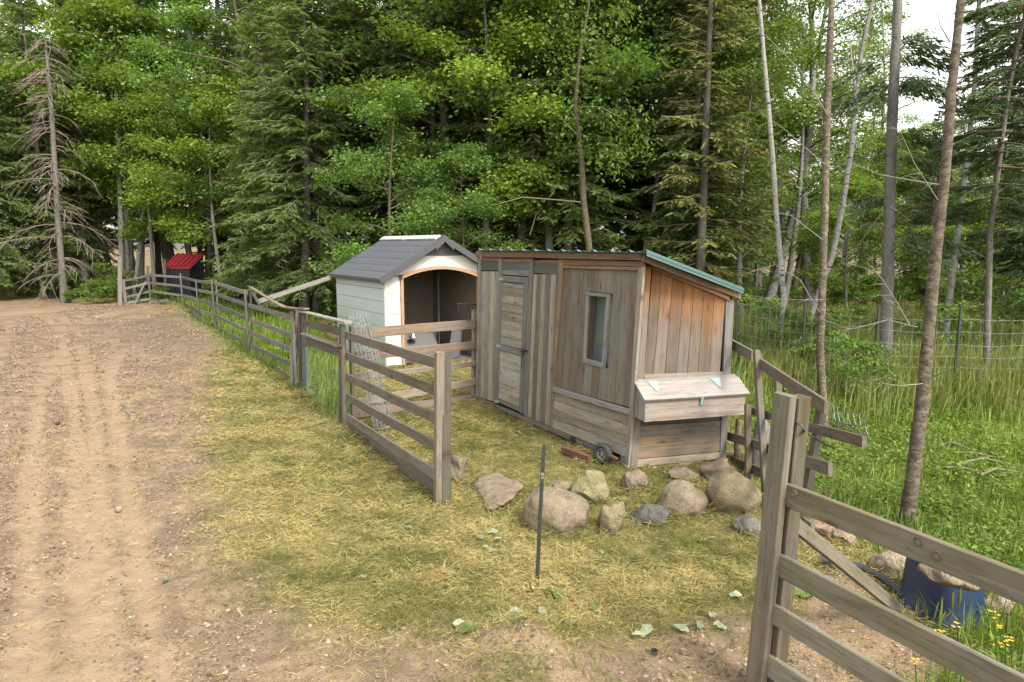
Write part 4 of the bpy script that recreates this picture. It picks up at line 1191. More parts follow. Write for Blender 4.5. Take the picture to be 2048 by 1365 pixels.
tag(cb.obj('cable', M['hose']), 'black cable tied from the gate post to the leaning post', 'cable')
st = G(1517, 938); stp = thing('tree_stump', st, 'weathered grey stump standing behind the broken fence', 'stump')
tb = TB(); tb.tube([st - [0, 0, .05], st + [.0, 0, .2], st + [0.02, 0, .45], st + [0.0, 0, .52]], [.1, .085, .08, .05], 9); tb.obj('trunk', M['greybark'], stp)
tb = TB(); tb.tube([G(1480, 925) + [0, .1, 0], G(1480, 925) + [0, .1, .45]], [.04, .03], 6); tb.obj('splinter', M['cherrybark'], stp)

# ================================================================== ROCKS
def rock(name, px, py, wpx, hpx, mat, label, cat='boulder', seed=0, facets=0, depth=.85, sink=.12, skew=0.0, group=None, sub=4, rough=.05, z0=0.0):
    """px,py: centre of the foot of the stone; wpx,hpx: width and height seen"""
    base = G(px, py, z0)
    D = (base - CO) @ FW
    W_ = wpx * D / FPX
    dep = W_ * depth
    phi = math.asin((CH - z0) / D)
    H = 1.12 * max((hpx * D / FPX - dep * math.sin(phi) * .5) / math.cos(phi), .04)
    hd = nrm(np.array([base[0], base[1], 0])); rt = np.array([hd[1], -hd[0], 0])
    c = base + hd * dep * .42 + np.array([0, 0, H * (.5 - sink)])
    bm = bmesh.new(); bmesh.ops.create_icosphere(bm, subdivisions=sub, radius=1.0)
    r_ = np.random.default_rng(seed + 100)
    V = np.array([v.co[:] for v in bm.verts])
    for _ in range(facets):
        n_ = nrm(r_.normal(size=3)); h_ = r_.uniform(.55, .85)
        dd_ = V @ n_ - h_; V = V - np.outer(np.maximum(dd_, 0), n_)
    ph = r_.uniform(0, 6.28, (6, 3))
    for k in range(6):
        fr_ = 1.2 + k * .9; dirn = nrm(r_.normal(size=3))
        V = V * (1 + rough * (1.4 if k < 3 else .6) * np.sin(V @ dirn * fr_ * 2 + ph[k, 0]))[:, None]
    if sub >= 3:
        for fq_, am in ((3.2, .10), (7.5, .05), (16, .022)):
            nn_ = (vnoise(V[:, 0] * fq_ + V[:, 2] * fq_ * .7, V[:, 1] * fq_ - V[:, 2] * fq_ * .6, seed + int(fq_)) - .5)
            V = V * (1 + nn_ * am * (1.6 if facets else 1))[:, None]
    V = V / np.abs(V).max(0)
    V[:, 0] += skew * V[:, 2]
    P = np.outer(V[:, 0] * W_ / 2, rt) + np.outer(V[:, 1] * dep / 2, hd) + np.outer(V[:, 2] * H * (.5 + sink), ZV)
    for v, p in zip(bm.verts, P): v.co = Vector(p)
    me = bpy.data.meshes.new(name); bm.to_mesh(me); bm.free()
    if not facets: me.polygons.foreach_set('use_smooth', np.ones(len(me.polygons), bool))
    else:
        me.polygons.foreach_set('use_smooth', np.ones(len(me.polygons), bool))
    o = link(name, me, M[mat], None, Matrix.Translation(Vector(tuple(c))))
    if wpx > 40: ROCKS.append((c[0], c[1], W_ / 2, dep / 2, rt, hd))
    return tag(o, label, cat, group)
ROCKS = []
rock('boulder', 1110, 1077, 143, 102, 'rock_pink', 'big rounded pinkish boulder right behind the steel stake', seed=1, skew=-.1, rough=.035)
rock('boulder', 1186, 1010, 94, 66, 'rock_yellow', 'blocky yellow lichened boulder with a flat top', seed=2, facets=9, rough=.03)
rock('boulder', 1264, 990, 62, 48, 'rock_pink', 'small pointed pinkish stone by the coop wheel', seed=3, facets=8, skew=.2)
rock('boulder', 1228, 1073, 64, 70, 'rock_olive', 'wedge shaped mossy stone beside the big pink boulder', seed=4, facets=7, skew=.1)
rock('boulder', 1302, 1056, 84, 48, 'rock_dark', 'dark slate stone with a straight broken edge', seed=5, facets=10, rough=.02)
rock('boulder', 1362, 1041, 104, 76, 'rock_pink', 'round pale pink boulder between dark slate and olive boulder', seed=6, rough=.035)
rock('boulder', 1462, 1038, 116, 88, 'rock_olive', 'large smooth olive and tan boulder resting near fence corner', seed=7, rough=.03, skew=-.06)
rock('boulder', 1500, 1076, 72, 44, 'rock_grey', 'flat grey green stone beneath the large olive boulder', seed=8, facets=3)
rock('boulder', 1437, 968, 80, 50, 'rock_red', 'angular reddish rock propping the corner of the coop', seed=9, facets=9)
rock('flat_stone', 995, 1022, 118, 62, 'rock_pink', 'broad flat pink slab half buried in cut grass', 'stone', seed=10, facets=10, depth=1.7, rough=.02)
rock('flat_stone', 917, 968, 50, 60, 'rock_pink', 'flat slab just right of the fence end post', 'stone', seed=11, facets=9, depth=2.6)
rock('flat_stone', 1122, 992, 60, 30, 'rock_pink', 'low pinkish stone showing behind the big boulder', 'stone', seed=12, facets=5)
rock('boulder', 1636, 1085, 62, 60, 'rock_red', 'pale red broken rock behind the gate post', seed=13, facets=10)
rock('boulder', 1680, 1096, 58, 44, 'rock_red', 'second red broken rock nearer the cherry tree', seed=14, facets=10)
rock('boulder', 1795, 1168, 110, 60, 'rock_beige', 'long smooth beige rock lying in grass beyond the tub', seed=15, depth=.6)
rock('boulder', 1992, 1232, 60, 42, 'rock_beige', 'beige rock at the right side of the blue tub', seed=16, facets=3)
rock('boulder', 1365, 968, 70, 30, 'rock_pink', 'dirty low stone under the pale skid board', seed=17, facets=6)
rock('stone', 987, 1243, 24, 16, 'rock_pink', 'small brown stone lying on the cut grass by the dirt mound', 'stone', seed=20, sub=2)
rock('stone', 407, 841, 16, 9, 'rock_beige', 'small pale stone at the driveway edge', 'stone', seed=21, sub=2)
rock('clod', 112, 850, 17, 14, 'clod', 'dark clod of earth lying in the driveway', 'clod', seed=22, facets=6, sub=2)
rock('stone', 893, 1318, 14, 11, 'rock_beige', 'pale pebble sized stone at the front of the mound', 'stone', seed=23, sub=2)
rock('stone', 1430, 1316, 12, 14, 'rock_grey', 'small grey stone on bare dirt near the gate post', 'stone', seed=24, sub=2)
rock('stone', 238, 1014 + 10, 14, 11, 'rock_beige', 'pale stone on the ridge between wheel tracks', 'stone', seed=25, sub=2)
rock('stone', 332, 1165, 12, 10, 'rock_grey', 'grey stone on the driveway right of the tracks', 'stone', seed=26, sub=2)

# ---- tub with a stone on it
tg_ = G(1880, 1262); 
PT = facing(tg_)
def tubpt(x, y, D): return at(x, y, D)
tubp = thing('plastic_tub', tg_, 'upturned navy blue plastic tub held down by a stone', 'tub')
bA = G(1789, 1204); bB = G(1893, 1266); bC = G(1978, 1258)
e_l = bA - bB; e_r = bC - bB
bD = bB + e_l + e_r
ht = .34
def ringpts(k, z):
    cx = (bA + bB + bC + bD) / 4
    pts = []
    quad = [cx + (p - cx) * k for p in (bA, bB, bC, bD)]
    for i in range(4):
        p, q_, r_ = quad[i - 1], quad[i], quad[(i + 1) % 4]
        for t in (.20, .10, .0):
            a = q_ + (p - q_) * t; b = q_ + (r_ - q_) * (.20 - t)
            pts.append(((a * .5 + b * .5) * .75 + q_ * .25 if t == .10 else (a if t == .20 else b)) + np.array([0, 0, z]))
    return pts
lev = [(1.05, .0), (1.06, .02), (1.0, .03), (.95, .15), (.885, .34), (.86, .36), (.81, .368), (.7, .345)]
V = []; F = []
for k, z in lev: V += ringpts(k, z)
m = 12
for j in range(len(lev) - 1):
    for i in range(m):
        F.append((j * m + i, j * m + (i + 1) % m, j * m + m + (i + 1) % m, j * m + m + i))
F.append(tuple((len(lev) - 1) * m + i for i in range(m)))
tb_ = obj('shell', V, F, M['tub'], tubp, True)
tb_.data.set_sharp_from_angle(angle=R(75))
for t in ():
    p = lerp(bB, bC, t); c4 = (bA + bC) / 2
    board('rib', lerp(p, c4, .02) + [0, 0, .03], lerp(p, c4, .15) + [0, 0, .3], .03, .02, M['tub'], tubp)
    p = lerp(bA, bB, t)
    board('rib', lerp(p, c4, .02) + [0, 0, .03], lerp(p, c4, .15) + [0, 0, .3], .03, .02, M['tub'], tubp)
rk_ = rock('stone', 1897, 1186, 118, 52, 'rock_pink', 'flat rough stone lying on top of the blue tub', 'stone', seed=30, facets=8, depth=.6, z0=.35, sink=.06)
hp = TB()
hpts = [G(1640, 1128, .02), G(1680, 1133, .03), G(1720, 1142, .03), G(1760, 1162, .03), G(1792, 1186, .03), G(1830, 1215, .02)]
hp.tube([p + np.array([0, 0, .03]) for p in hpts], .026, 8)
tag(hp.obj('hose', M['hose']), 'black hose on the ground running to the blue tub', 'hose')

# ---- steel stake
sb0, sb1 = G(1073, 1172), None
pst = facing(sb0)
sb1 = pst(1088, 891)
stake = thing('steel_stake', sb0, 'dark green steel fence stake leaning alone in cut grass', 'stake')
board('shaft', sb0 - [0, 0, .05], sb1, .026, .006, M['postgreen'], stake, side=(.15, -1, 0), seg=4)
board('web', sb0 - [0, 0, .05] + [0, .012, 0], sb1 + [0, .012, 0], .006, .026, M['postgreen'], stake, side=(.15, -1, 0), seg=2)
for i in range(14):
    p = lerp(sb0, sb1, .15 + i * .058) + np.array([0, -.005, 0])
    board('stud', p, p + [0, -.006, .0], .012, .01, M['postgreen'], stake, seg=1)
p = lerp(sb0, sb1, .79)
board('tag', p + [0, -.005, -.02], p + [0, -.005, .02], .018, .004, M['palemetal'], stake, side=(.15, -1, 0), seg=1)
cr = TB(); cr.tube([G(1067, 1178) + [0, 0, .0], G(1066, 1176, .03), G(1063, 1176, .075)], [.016, .014, .006], 6)
tag(cr.obj('broken_stalk', M['cream']), 'pale yellow broken stalk at the foot of the stake', 'stalk')
cap_ = G(1308, 1310)
tb = TB(); tb.tube([cap_, cap_ + [0, 0, .03]], .02, 10); tb.tube([cap_ + [0, 0, .03], cap_ + [0, 0, .012]], [.017, .016], 10)
tag(tb.obj('pipe_plug', M['rubber']), 'small black plastic pipe cap lying on the dirt', 'cap')
sk = TB(); sk.tube([G(1397, 1083, .02), G(1412, 1078, .035), G(1428, 1074, .03)], [.015, .012, .009], 6)
tag(sk.obj('stick', M['cherrybark']), 'short broken stick in the grass before the grey stone', 'stick')

# ================================================================== RED SHELTER
rd = 31.5
sh0 = at(338, 600, rd); sh0[2] = 0
red = thing('red_roofed_shelter', sh0, 'small black shelter with red metal roof at the forest edge', 'shelter')
r0, r1, r2, r3 = at(325.3, 535, rd), at(380, 537.5, rd - .4), at(408, 507.5, rd + 1.2), at(353, 507.5, rd + 1.6)
nrf = nrm(np.cross(r1 - r0, r3 - r0)); nrf = nrf if nrf[2] > 0 else -nrf
rrf = slab('roof', [r0, r1, r2, r3], nrf, .05, M['redroof'], red, 0, 'h', gap=0)
for i in range(6):
    f = (i + .5) / 6
    board('seam', lerp(r0, r1, f) + nrf * .02, lerp(r3, r2, f) + nrf * .02, .03, .03, M['redroof'], rrf, seg=1)
def dn(p, k=.0, z=0): return np.array([p[0], p[1], z])
w0_, w1_, w2_, w3_ = [lerp(p, (r0 + r1 + r2 + r3) / 4, .06) for p in (r0, r1, r2, r3)]
bb = at(415, 560, rd + 1.2)
for (a, b, nboards) in ((w0_, w1_, 5), (w1_, w2_, 7)):
    for i in range(nboards):
        p, q_ = lerp(a, b, i / nboards), lerp(a, b, (i + 1) / nboards)
        nn = nrm(np.cross(b - a, ZV)); nn = nn if nn @ (CO - a) > 0 else -nn
        slab('wall_board', [dn(p), dn(q_), q_ - [0, 0, .06], p - [0, 0, .06]], nn, .03, M['blackboard'], red, random.uniform(0, .02), 'v', gap=.006)
obj('back_wall', [dn(w0_), dn(w3_), w3_ - [0, 0, .06], w0_ - [0, 0, .06], dn(w2_), w2_ - [0, 0, .06]], [(0, 1, 2, 3), (1, 4, 5, 2)], M['blackboard'], red)


# ================================================================== TREES
def trunk_mesh(pts, rad, k=9, name='trunk', rings=None):
    pts = np.asarray(pts, float)
    n = rings or max(8, len(pts) * 4)
    s = np.linspace(0, len(pts) - 1, n)
    P = np.stack([np.interp(s, range(len(pts)), pts[:, i]) for i in range(3)], 1)
    r_ = np.interp(s, range(len(pts)), rad)
    tb = TB(); tb.tube(P, r_, k)
    return tb

def spruce_parts(H, Rm, crown0, seed, whorl=.27, per=6, dens=1.0, droop=.35, nl=.17, twig=.55, dead=True, top=None, bare=0.0):
    """returns (trunk TB, crown arrays, dead twig TB)"""
    r_ = np.random.default_rng(seed)
    bend = r_.normal(size=2) * .15
    hs_ = np.linspace(0, H, 12)
    pts = np.stack([bend[0] * np.sin(hs_ / H * 3), bend[1] * np.sin(hs_ / H * 2.4), hs_], 1)
    rad = .016 * H * .62 * (1 - hs_ / H) ** .75 + .012
    rad[0] *= 1.35
    tb = trunk_mesh(pts, rad, 8)
    P, D, N, L, W = [], [], [], [], []
    tw = TB()
    h = crown0
    topz = min(H - .15, top or 99)
    while h < topz:
        f = (h - crown0) / (H - crown0)
        Lb0 = Rm * (1 - f) ** .75 * min(1, .55 + f * 3) + .15
        for q in range(per):
            if r_.random() < bare: continue
            az = r_.uniform(0, 2 * math.pi)
            Lb = Lb0 * r_.uniform(.65, 1.1)
            hh = h + r_.uniform(-.5, .5) * whorl
            d0 = np.array([math.cos(az), math.sin(az), 0])
            up0 = r_.uniform(-.15, .2) - droop * (1 - f) * .6 + f * .35
            m = max(5, int(Lb / .16))
            s = np.linspace(0, 1, m)
            zc = Lb * (up0 * s - droop * .55 * s ** 2 + droop * .35 * s ** 4)
            px_ = np.interp(hh, hs_, pts[:, 0]); py_ = np.interp(hh, hs_, pts[:, 1])
            bp_ = np.stack([px_ + d0[0] * Lb * s, py_ + d0[1] * Lb * s, hh + zc], 1)
            tw.tube(bp_[::max(1, m // 4)] if m > 8 else bp_[[0, m // 2, m - 1]], .008 + .004 * Lb, 3)
            side = np.array([-d0[1], d0[0], 0])
            for i in range(1, m):
                if s[i] < .18 and r_.random() < .75: continue
                if r_.random() > dens: continue
                tl = twig * (1 - .72 * s[i]) * min(1, Lb / 1.3) * r_.uniform(.7, 1.25)
                for sg in (-1, 1):
                    dd = unit(d0 * .75 + side * sg * .75 + np.array([0, 0, -.3 - .35 * droop + r_.normal() * .3]))
                    k = max(2, int(tl / .085))
                    a = bp_[i] + dd * (np.arange(k) + .2)[:, None] * (tl / k)
                    P.append(a); D.append(np.tile(dd, (k, 1))); L.append(np.full(k, tl / k * 2.3)); W.append(np.full(k, .06))
                    N.append(np.tile(ZV * .45, (k, 1)) + r_.normal(size=(k, 3)))
                    for s2 in (-1, 1):
                        sd_ = unit(dd * .8 + np.cross(dd, ZV) * s2 * .7 + r_.normal(size=(k, 3)) * .16)
                        P.append(a); D.append(sd_); L.append(nl * r_.uniform(.6, 1.2, k)); W.append(np.full(k, .042))
                        N.append(np.tile(ZV * .45, (k, 1)) + r_.normal(size=(k, 3)))
        h += whorl * r_.uniform(.8, 1.2)
    if dead:
        h = .8
        while h < crown0 + 1.5:
            for q in range(3):
                az = r_.uniform(0, 2 * math.pi); Lb = r_.uniform(.4, 1.5); d0 = np.array([math.cos(az), math.sin(az), 0])
                b0 = np.array([0, 0, h + r_.uniform(-.2, .2)])
                tw.tube([b0, b0 + d0 * Lb * .5 + [0, 0, -.05 * Lb], b0 + d0 * Lb + [0, 0, -.3 * Lb]], [.012, .009, .004], 3)
            h += .3
    V, F = kites(np.concatenate(P), np.concatenate(D), np.concatenate(N), np.concatenate(L), np.concatenate(W))
    cl = vnoise(V[::4, 0] * 2.2 + V[::4, 2] * 1.3, V[::4, 1] * 2.2 - V[::4, 2] * 2.1, seed)
    t = np.repeat(np.clip(.35 * cl + r_.uniform(0, .65, len(V) // 4), 0, 1), 4)
    return tb, (V, F, t), tw

def decid_parts(H, Rm, crown0, seed, n_limb=22, leaf=.11, nleaf=9000, lean=0.0, flat=.5, trunk_r=None, up=.5, spread=.33, gapseed=0):
    r_ = np.random.default_rng(seed)
    hs_ = np.linspace(0, H * .97, 12)
    b = r_.normal(size=2) * .3
    pts = np.stack([b[0] * np.sin(hs_ / H * 4) + lean * hs_ / H, b[1] * np.sin(hs_ / H * 3), hs_], 1)
    tr = trunk_r or .011 * H
    rad = tr * (1 - hs_ / H * .9); rad[0] *= 1.25
    tb = trunk_mesh(pts, rad, 8)
    ends = []; wts = []
    lb = TB()
    for i in range(n_limb):
        h = crown0 + (H * .98 - crown0) * (i + r_.uniform(0, 1)) / n_limb
        f = (h - crown0) / (H - crown0)
        Lb = Rm * (math.sin(math.pi * min(f * .8 + .2, 1)) * .9 + .15) * r_.uniform(.7, 1.15)
        az = r_.uniform(0, 6.283); d0 = np.array([math.cos(az), math.sin(az), 0])
        p0 = np.array([np.interp(h, hs_, pts[:, 0]), np.interp(h, hs_, pts[:, 1]), h])
        s = np.linspace(0, 1, 6)
        P = p0 + np.outer(s * Lb, d0) + np.outer(Lb * (up * s - .35 * s ** 2), ZV) + r_.normal(size=(6, 3)) * .05 * Lb * s[:, None]
        lb.tube(P, np.linspace(tr * .32 * (1 - f * .6), .006, 6), 4)
        for j in range(9):
            sj = r_.uniform(.25, 1.0)
            q0 = np.array([np.interp(sj, s, P[:, c]) for c in range(3)])
            az2 = az + r_.choice([-1, 1]) * r_.uniform(.3, 1.2)
            l2 = Lb * (1.1 - sj * .6) * r_.uniform(.25, .5)
            d2 = np.array([math.cos(az2), math.sin(az2), r_.uniform(-.25, .4)])
            e = q0 + d2 * l2
            lb.tube([q0, q0 + d2 * l2 * .5 + [0, 0, .04 * l2], e], [.009, .006, .003], 3)
            for t in np.linspace(.35, 1, 4):
                ends.append(q0 + d2 * l2 * t); wts.append(d2)
    ends = np.array(ends); wts = np.array(wts)
    k = max(3, int(nleaf / len(ends)))
    c = np.repeat(ends, k, 0); dv = np.repeat(wts, k, 0)
    off = r_.normal(size=c.shape) * spread * np.array([1, 1, .55]) * .8
    P = c + off
    az = r_.uniform(0, 6.283, len(P))
    D = unit(np.stack([np.cos(az), np.sin(az), r_.uniform(-1.0, .2, len(P))], 1) + dv * .35)
    N = unit(np.tile(ZV, (len(P), 1)) + r_.normal(size=P.shape) * flat)
    L = leaf * r_.uniform(.45, 1.45, len(P))
    V, F = kites(P, D, N, L, L * .62, .12)
    cl = np.repeat(r_.uniform(0, 1, len(ends)), k)
    t = np.repeat(np.clip(cl * .55 + r_.uniform(0, .45, len(P)), 0, 1), 4)
    return tb, (V, F, t), lb

class Kind:
    def __init__(s, name, parts, bark, leafm, twigm, crown='crown', limb='branches'):
        tb, (V, F, t), tw = parts
        s.name = name
        s.tm = tb.mesh('trunk'); s.tm.materials.append(M[bark])
        s.cm = mesh(crown, V, F, False, t); s.cm.materials.append(M[leafm])
        s.bm = tw.mesh('branches'); s.bm.materials.append(M[twigm])
        s.crown, s.limb = crown, limb
    def place(s, x, y, sc, rz, label, group=None, cat='tree', sz=None, name=None):
        z = float(gz(np.array([x]), np.array([y]), False)[0]) - .05
        r_ = bpy.data.objects.new(name or s.name, None); COL.objects.link(r_)
        r_.location = (x, y, z); r_.rotation_euler = (0, 0, rz); r_.scale = (sc, sc, sz or sc)
        tag(r_, label, cat, group)
        for nm, me in (('trunk' if cat == 'tree' else 'stem', s.tm), (s.crown, s.cm), (s.limb, s.bm)):
            o = bpy.data.objects.new(nm, me); COL.objects.link(o); o.parent = r_
        return r_

K_SPR = [Kind('spruce_tree', spruce_parts(15, 2.5, 2.6, 1, droop=.45), 'bark', 'needle', 'twig'),
         Kind('spruce_tree', spruce_parts(17, 2.3, 3.6, 2, droop=.4, whorl=.3), 'bark', 'needle', 'twig'),
         Kind('spruce_tree', spruce_parts(13, 2.6, 1.2, 3, droop=.55, dens=1.0, twig=.6), 'bark', 'needle', 'twig')]
K_FIR = [Kind('fir_tree', spruce_parts(14, 2.2, 2.0, 5, droop=.15, whorl=.33, twig=.6), 'bark', 'needle_dark', 'twig')]
K_OLI = [Kind('tamarack_tree', spruce_parts(16, 2.2, 2.4, 6, droop=.2, whorl=.36, dens=.85, nl=.13), 'bark', 'needle_olive', 'twig'),
         Kind('tamarack_tree', spruce_parts(14, 1.8, 1.0, 7, droop=.3, whorl=.34, dens=.8, nl=.13), 'bark', 'needle_olive', 'twig')]
K_MAP = [Kind('maple_tree', decid_parts(12, 3.0, 3.2, 11, leaf=.125, nleaf=26000, flat=1.0), 'greybark', 'leaf_bright', 'twig'),
         Kind('maple_tree', decid_parts(9, 2.4, 2.7, 12, leaf=.12, nleaf=20000, flat=1.0), 'greybark', 'leaf_bright', 'twig')]
K_BIR = [Kind('birch_tree', decid_parts(14, 2.5, 4.2, 13, leaf=.085, nleaf=17000, up=.7, flat=1.0), 'birchbark', 'leaf_mid', 'twig'),
         Kind('birch_tree', decid_parts(10, 2.0, 2.0, 14, leaf=.085, nleaf=14000, up=.7, flat=1.0), 'birchbark', 'leaf_mid', 'twig')]
K_CHE = [Kind('cherry_tree', decid_parts(13, 2.9, 3.0, 15, leaf=.105, nleaf=24000, flat=1.0), 'mossbark', 'leaf_cool', 'twig'),
         Kind('cherry_tree', decid_parts(8, 2.3, 1.0, 16, leaf=.1, nleaf=17000, flat=1.0), 'mossbark', 'leaf_cool', 'twig')]
def bush_parts(H, Rm, seed, leaf=.07, nleaf=2600, n=14):
    return decid_parts(H, Rm, .12, seed, n_limb=n, leaf=leaf, nleaf=nleaf, trunk_r=.018, up=.8, spread=.12, flat=.8)
K_BUSH = [Kind('leafy_shrub', bush_parts(1.5, .75, 21), 'bark', 'leaf_bright', 'twig', 'foliage', 'stems'),
          Kind('leafy_shrub', bush_parts(1.2, .7, 22, .08), 'bark', 'leaf_mid', 'twig', 'foliage', 'stems'),
          Kind('leafy_shrub', bush_parts(1.8, .9, 23, .075), 'bark', 'leaf_cool', 'twig', 'foliage', 'stems')]

def put(kind, px, D, sc=1.0, label='', group=None, rz=None, cat='tree', sz=None):
    d = ray(px, 690)
    p = CO + d * (D / math.hypot(d[0], d[1]))
    return kind.place(p[0], p[1], sc, random.uniform(0, 6.28) if rz is None else rz, label, group, cat, sz)
used = [tuple(G(128, 606)[:2])] + [tuple(G(128, 606)[:2] + np.array(o_)) for o_ in ((.6, -1.2), (.2, -2.4), (1.2, .3), (-.9, .4), (-.6, -1.2))]
def mark(px, D):
    d = ray(px, 690); p = d * (D / math.hypot(d[0], d[1])); used.append((p[0], p[1]))
def hero(kind, px, D, sc, label, **kw):
    mark(px, D); return put(kind, px, D, sc, label, **kw)

# trees that stand out
hero(K_MAP[0], 205, 38, 1.15, 'bright yellow green maple rising behind the dead spruce')
hero(K_MAP[0], 350, 40, 1.25, 'tall pale green maple behind the red roofed shelter', rz=2.0)
hero(K_MAP[1], 318, 32.5, .95, 'young maple with bright layered leaves over the left fence posts', rz=.5)
hero(K_MAP[1], 455, 28.6, .9, 'bright leafy maple standing right of the red roof', rz=1.7)
hero(K_SPR[2], 610, 22.5, 1.0, 'big drooping green spruce left of the garden shed')
hero(K_SPR[0], 690, 24.5, 1.1, 'tall dark spruce just behind the left side of the shed')
hero(K_SPR[2], 545, 25, .8, 'light green young spruce behind the curved cap board')
hero(K_CHE[1], 800, 18.6, .8, 'fresh green cherry sapling overhanging the shed roof', rz=1.0)
hero(K_CHE[1], 930, 18.2, .62, 'small leafy cherry right behind the shed ridge', rz=2.4)
hero(K_MAP[0], 800, 29, 1.25, 'tall yellow green maple in the centre of the forest', rz=3.0)
hero(K_SPR[1], 870, 25, 1.1, 'dark spruce with bare lower branches behind the shed ridge')
hero(K_CHE[0], 1010, 24, 1.1, 'dense blue green cherry above the coop left corner', rz=.3)
hero(K_CHE[0], 1270, 26, 1.2, 'wide leafy cherry above the middle of the coop roof', rz=1.2)
hero(K_CHE[0], 50, 40, 1.1, 'cool green broadleaf tree left of the dead spruce', rz=.9)
hero(K_MAP[0], 262, 37, 1.3, 'bright maple with leaves lit above the tall fence plank', rz=4.1)
hero(K_CHE[0], 500, 29, 1.15, 'leafy green tree rising behind the fence bend', rz=3.3)
hero(K_CHE[0], 920, 21.5, 1.3, 'broad leafy cherry crown high above the shed gable', rz=5.0)
hero(K_CHE[0], 1085, 22.5, 1.4, 'tall leafy cherry with foliage to the top beside the straight grey trunk', rz=2.2)
hero(K_CHE[0], 1200, 21.5, 1.35, 'leafy cherry crown right above the mossy trunk', rz=.1)
hero(K_CHE[0], 1345, 22, 1.4, 'leafy cherry with drooping boughs above the coop corner', rz=4.4)
hero(K_MAP[0], 880, 26, 1.35, 'yellow tinted maple crown high behind the shed', rz=1.1)
hero(K_BIR[0], 1525, 25, 1.1, 'tall leafy birch rising behind the crooked white trunk', rz=.4)
hero(K_BIR[0], 1615, 28, 1.1, 'tall airy birch between the crooked birch and slim cherry', rz=2.6)
hero(K_BIR[0], 1700, 36, .95, 'distant birch with light crown against the sky', rz=1.4)
hero(K_FIR[0], 2075, 17, 1.0, 'dark fir just outside the right picture edge', rz=.2)
hero(K_OLI[0], 2010, 26, .95, 'olive conifer behind the dark right fir')
hero(K_FIR[0], -75, 35, 1.0, 'dark fir reaching in at the left picture edge')
hero(K_SPR[2], -5, 36, .8, 'shaggy spruce beside the left end of the driveway')
hero(K_BIR[1], 1560, 24, 1.0, 'leafy young birch beyond the leaning white trunks', rz=.8)
hero(K_BIR[1], 1480, 20, .85, 'yellow green birch close behind the coop right end', rz=2.8)
hero(K_OLI[0], 1440, 22.5, 1.05, 'olive tamarack with a straight dark trunk behind the coop')
hero(K_OLI[1], 1395, 19, .9, 'small olive conifer above the sloping coop roof')
hero(K_FIR[0], 1850, 24, .45, 'small dark fir low behind the grey trunk in the meadow')

PALETTE = {'L': [(K_SPR[0], 3), (K_SPR[1], 2), (K_SPR[2], 2), (K_MAP[0], 3), (K_CHE[0], 3)],
           'C': [(K_SPR[0], 3), (K_SPR[1], 3), (K_SPR[2], 2), (K_CHE[0], 4), (K_MAP[0], 2), (K_OLI[0], 1)],
           'R': [(K_OLI[0], 3), (K_OLI[1], 2), (K_BIR[0], 4), (K_CHE[0], 2), (K_SPR[1], 1)],
           'F': [(K_BIR[0], 3), (K_BIR[1], 3), (K_MAP[0], 2), (K_SPR[1], 1), (K_CHE[0], 2)]}
LBL = {'spruce_tree': ('tall spruce crowded among the others in the dark forest', 'spruces filling the forest'),
       'fir_tree': ('dark fir crowded among the trees in the forest', 'firs filling the forest'),
       'maple_tree': ('yellow green maple standing back among the forest trees', 'maples filling the forest'),
       'cherry_tree': ('deep green broadleaf tree standing back among the forest trees', 'cherries filling the forest'),
       'tamarack_tree': ('olive feathery conifer standing back behind the coop and birches', 'tamaracks behind the coop'),
       'birch_tree': ('slender birch with light leaves standing back beyond the meadow', 'birches beyond the meadow')}
def pick(z):
    ks = PALETTE[z]; t = random.uniform(0, sum(w for _, w in ks))
    for k, w_ in ks:
        t -= w_
        if t <= 0: return k
    return ks[-1][0]
LAND = [(-150, 'the left picture edge'), (20, 'the driveway end'), (115, 'the dead spruce'), (240, 'the tall fence plank'), (370, 'the red shelter'), (470, 'the fence bend'), (540, 'the curved cap board'), (620, 'the sloping board'), (710, 'the shed eave'),
        (790, 'the shed roof'), (890, 'the shed gable'), (1000, 'the coop door'), (1090, 'the straight grey trunk'), (1170, 'the mossy cherry trunk'), (1280, 'the coop corner'), (1390, 'the sloping coop roof'), (1475, 'the coop right end'), (1550, 'the crooked birch'),
        (1645, 'the slim cherry trunk'), (1710, 'the leaning birch'), (1780, 'the grey spruce trunk'), (1850, 'the large cherry trunk'), (1920, 'the pale birch'), (1990, 'the dark right fir'), (2150, 'the right picture edge')]
def near_what(px):
    return min(LAND, key=lambda a: abs(a[0] - px))[1]
GRP = {'spruce_tree': 'spruces of the forest', 'fir_tree': 'firs of the forest', 'maple_tree': 'maples of the forest', 'cherry_tree': 'broadleaf trees of the forest', 'tamarack_tree': 'olive conifers of the forest', 'birch_tree': 'birches of the forest'}
ADJ = {'spruce_tree': 'dark spruce', 'fir_tree': 'blackish fir', 'maple_tree': 'yellow green maple', 'cherry_tree': 'deep green broadleaf', 'tamarack_tree': 'olive feathery conifer', 'birch_tree': 'light leaved birch'}
def fill(px0, px1, Dfun, step, zone, sc=(.85, 1.2), rank='front rank'):
    px = px0
    while px < px1:
        D = Dfun(px) + random.uniform(-1.3, 1.3)
        q = px + random.uniform(-.3, .3) * step
        d = ray(q, 690); p = d * (D / math.hypot(d[0], d[1]))
        ok = all((p[0] - u[0]) ** 2 + (p[1] - u[1]) ** 2 > 1.1 for u in used)
        ok = ok and not (-5.2 < p[0] < .8 and p[1] < 17.2) and (p[0] - sh0[0] - .5) ** 2 + (p[1] - sh0[1] - .8) ** 2 > 4 and not (290 < q < 455 and D < 33.5)
        if ok:
            k = pick(zone); used.append((p[0], p[1]))
            l = ADJ[k.name] + ' in the ' + rank + ' of trees behind ' + near_what(q)
            k.place(p[0], p[1], random.uniform(*sc), random.uniform(0, 6.28), l, GRP[k.name])
        px += step * random.uniform(.8, 1.2)
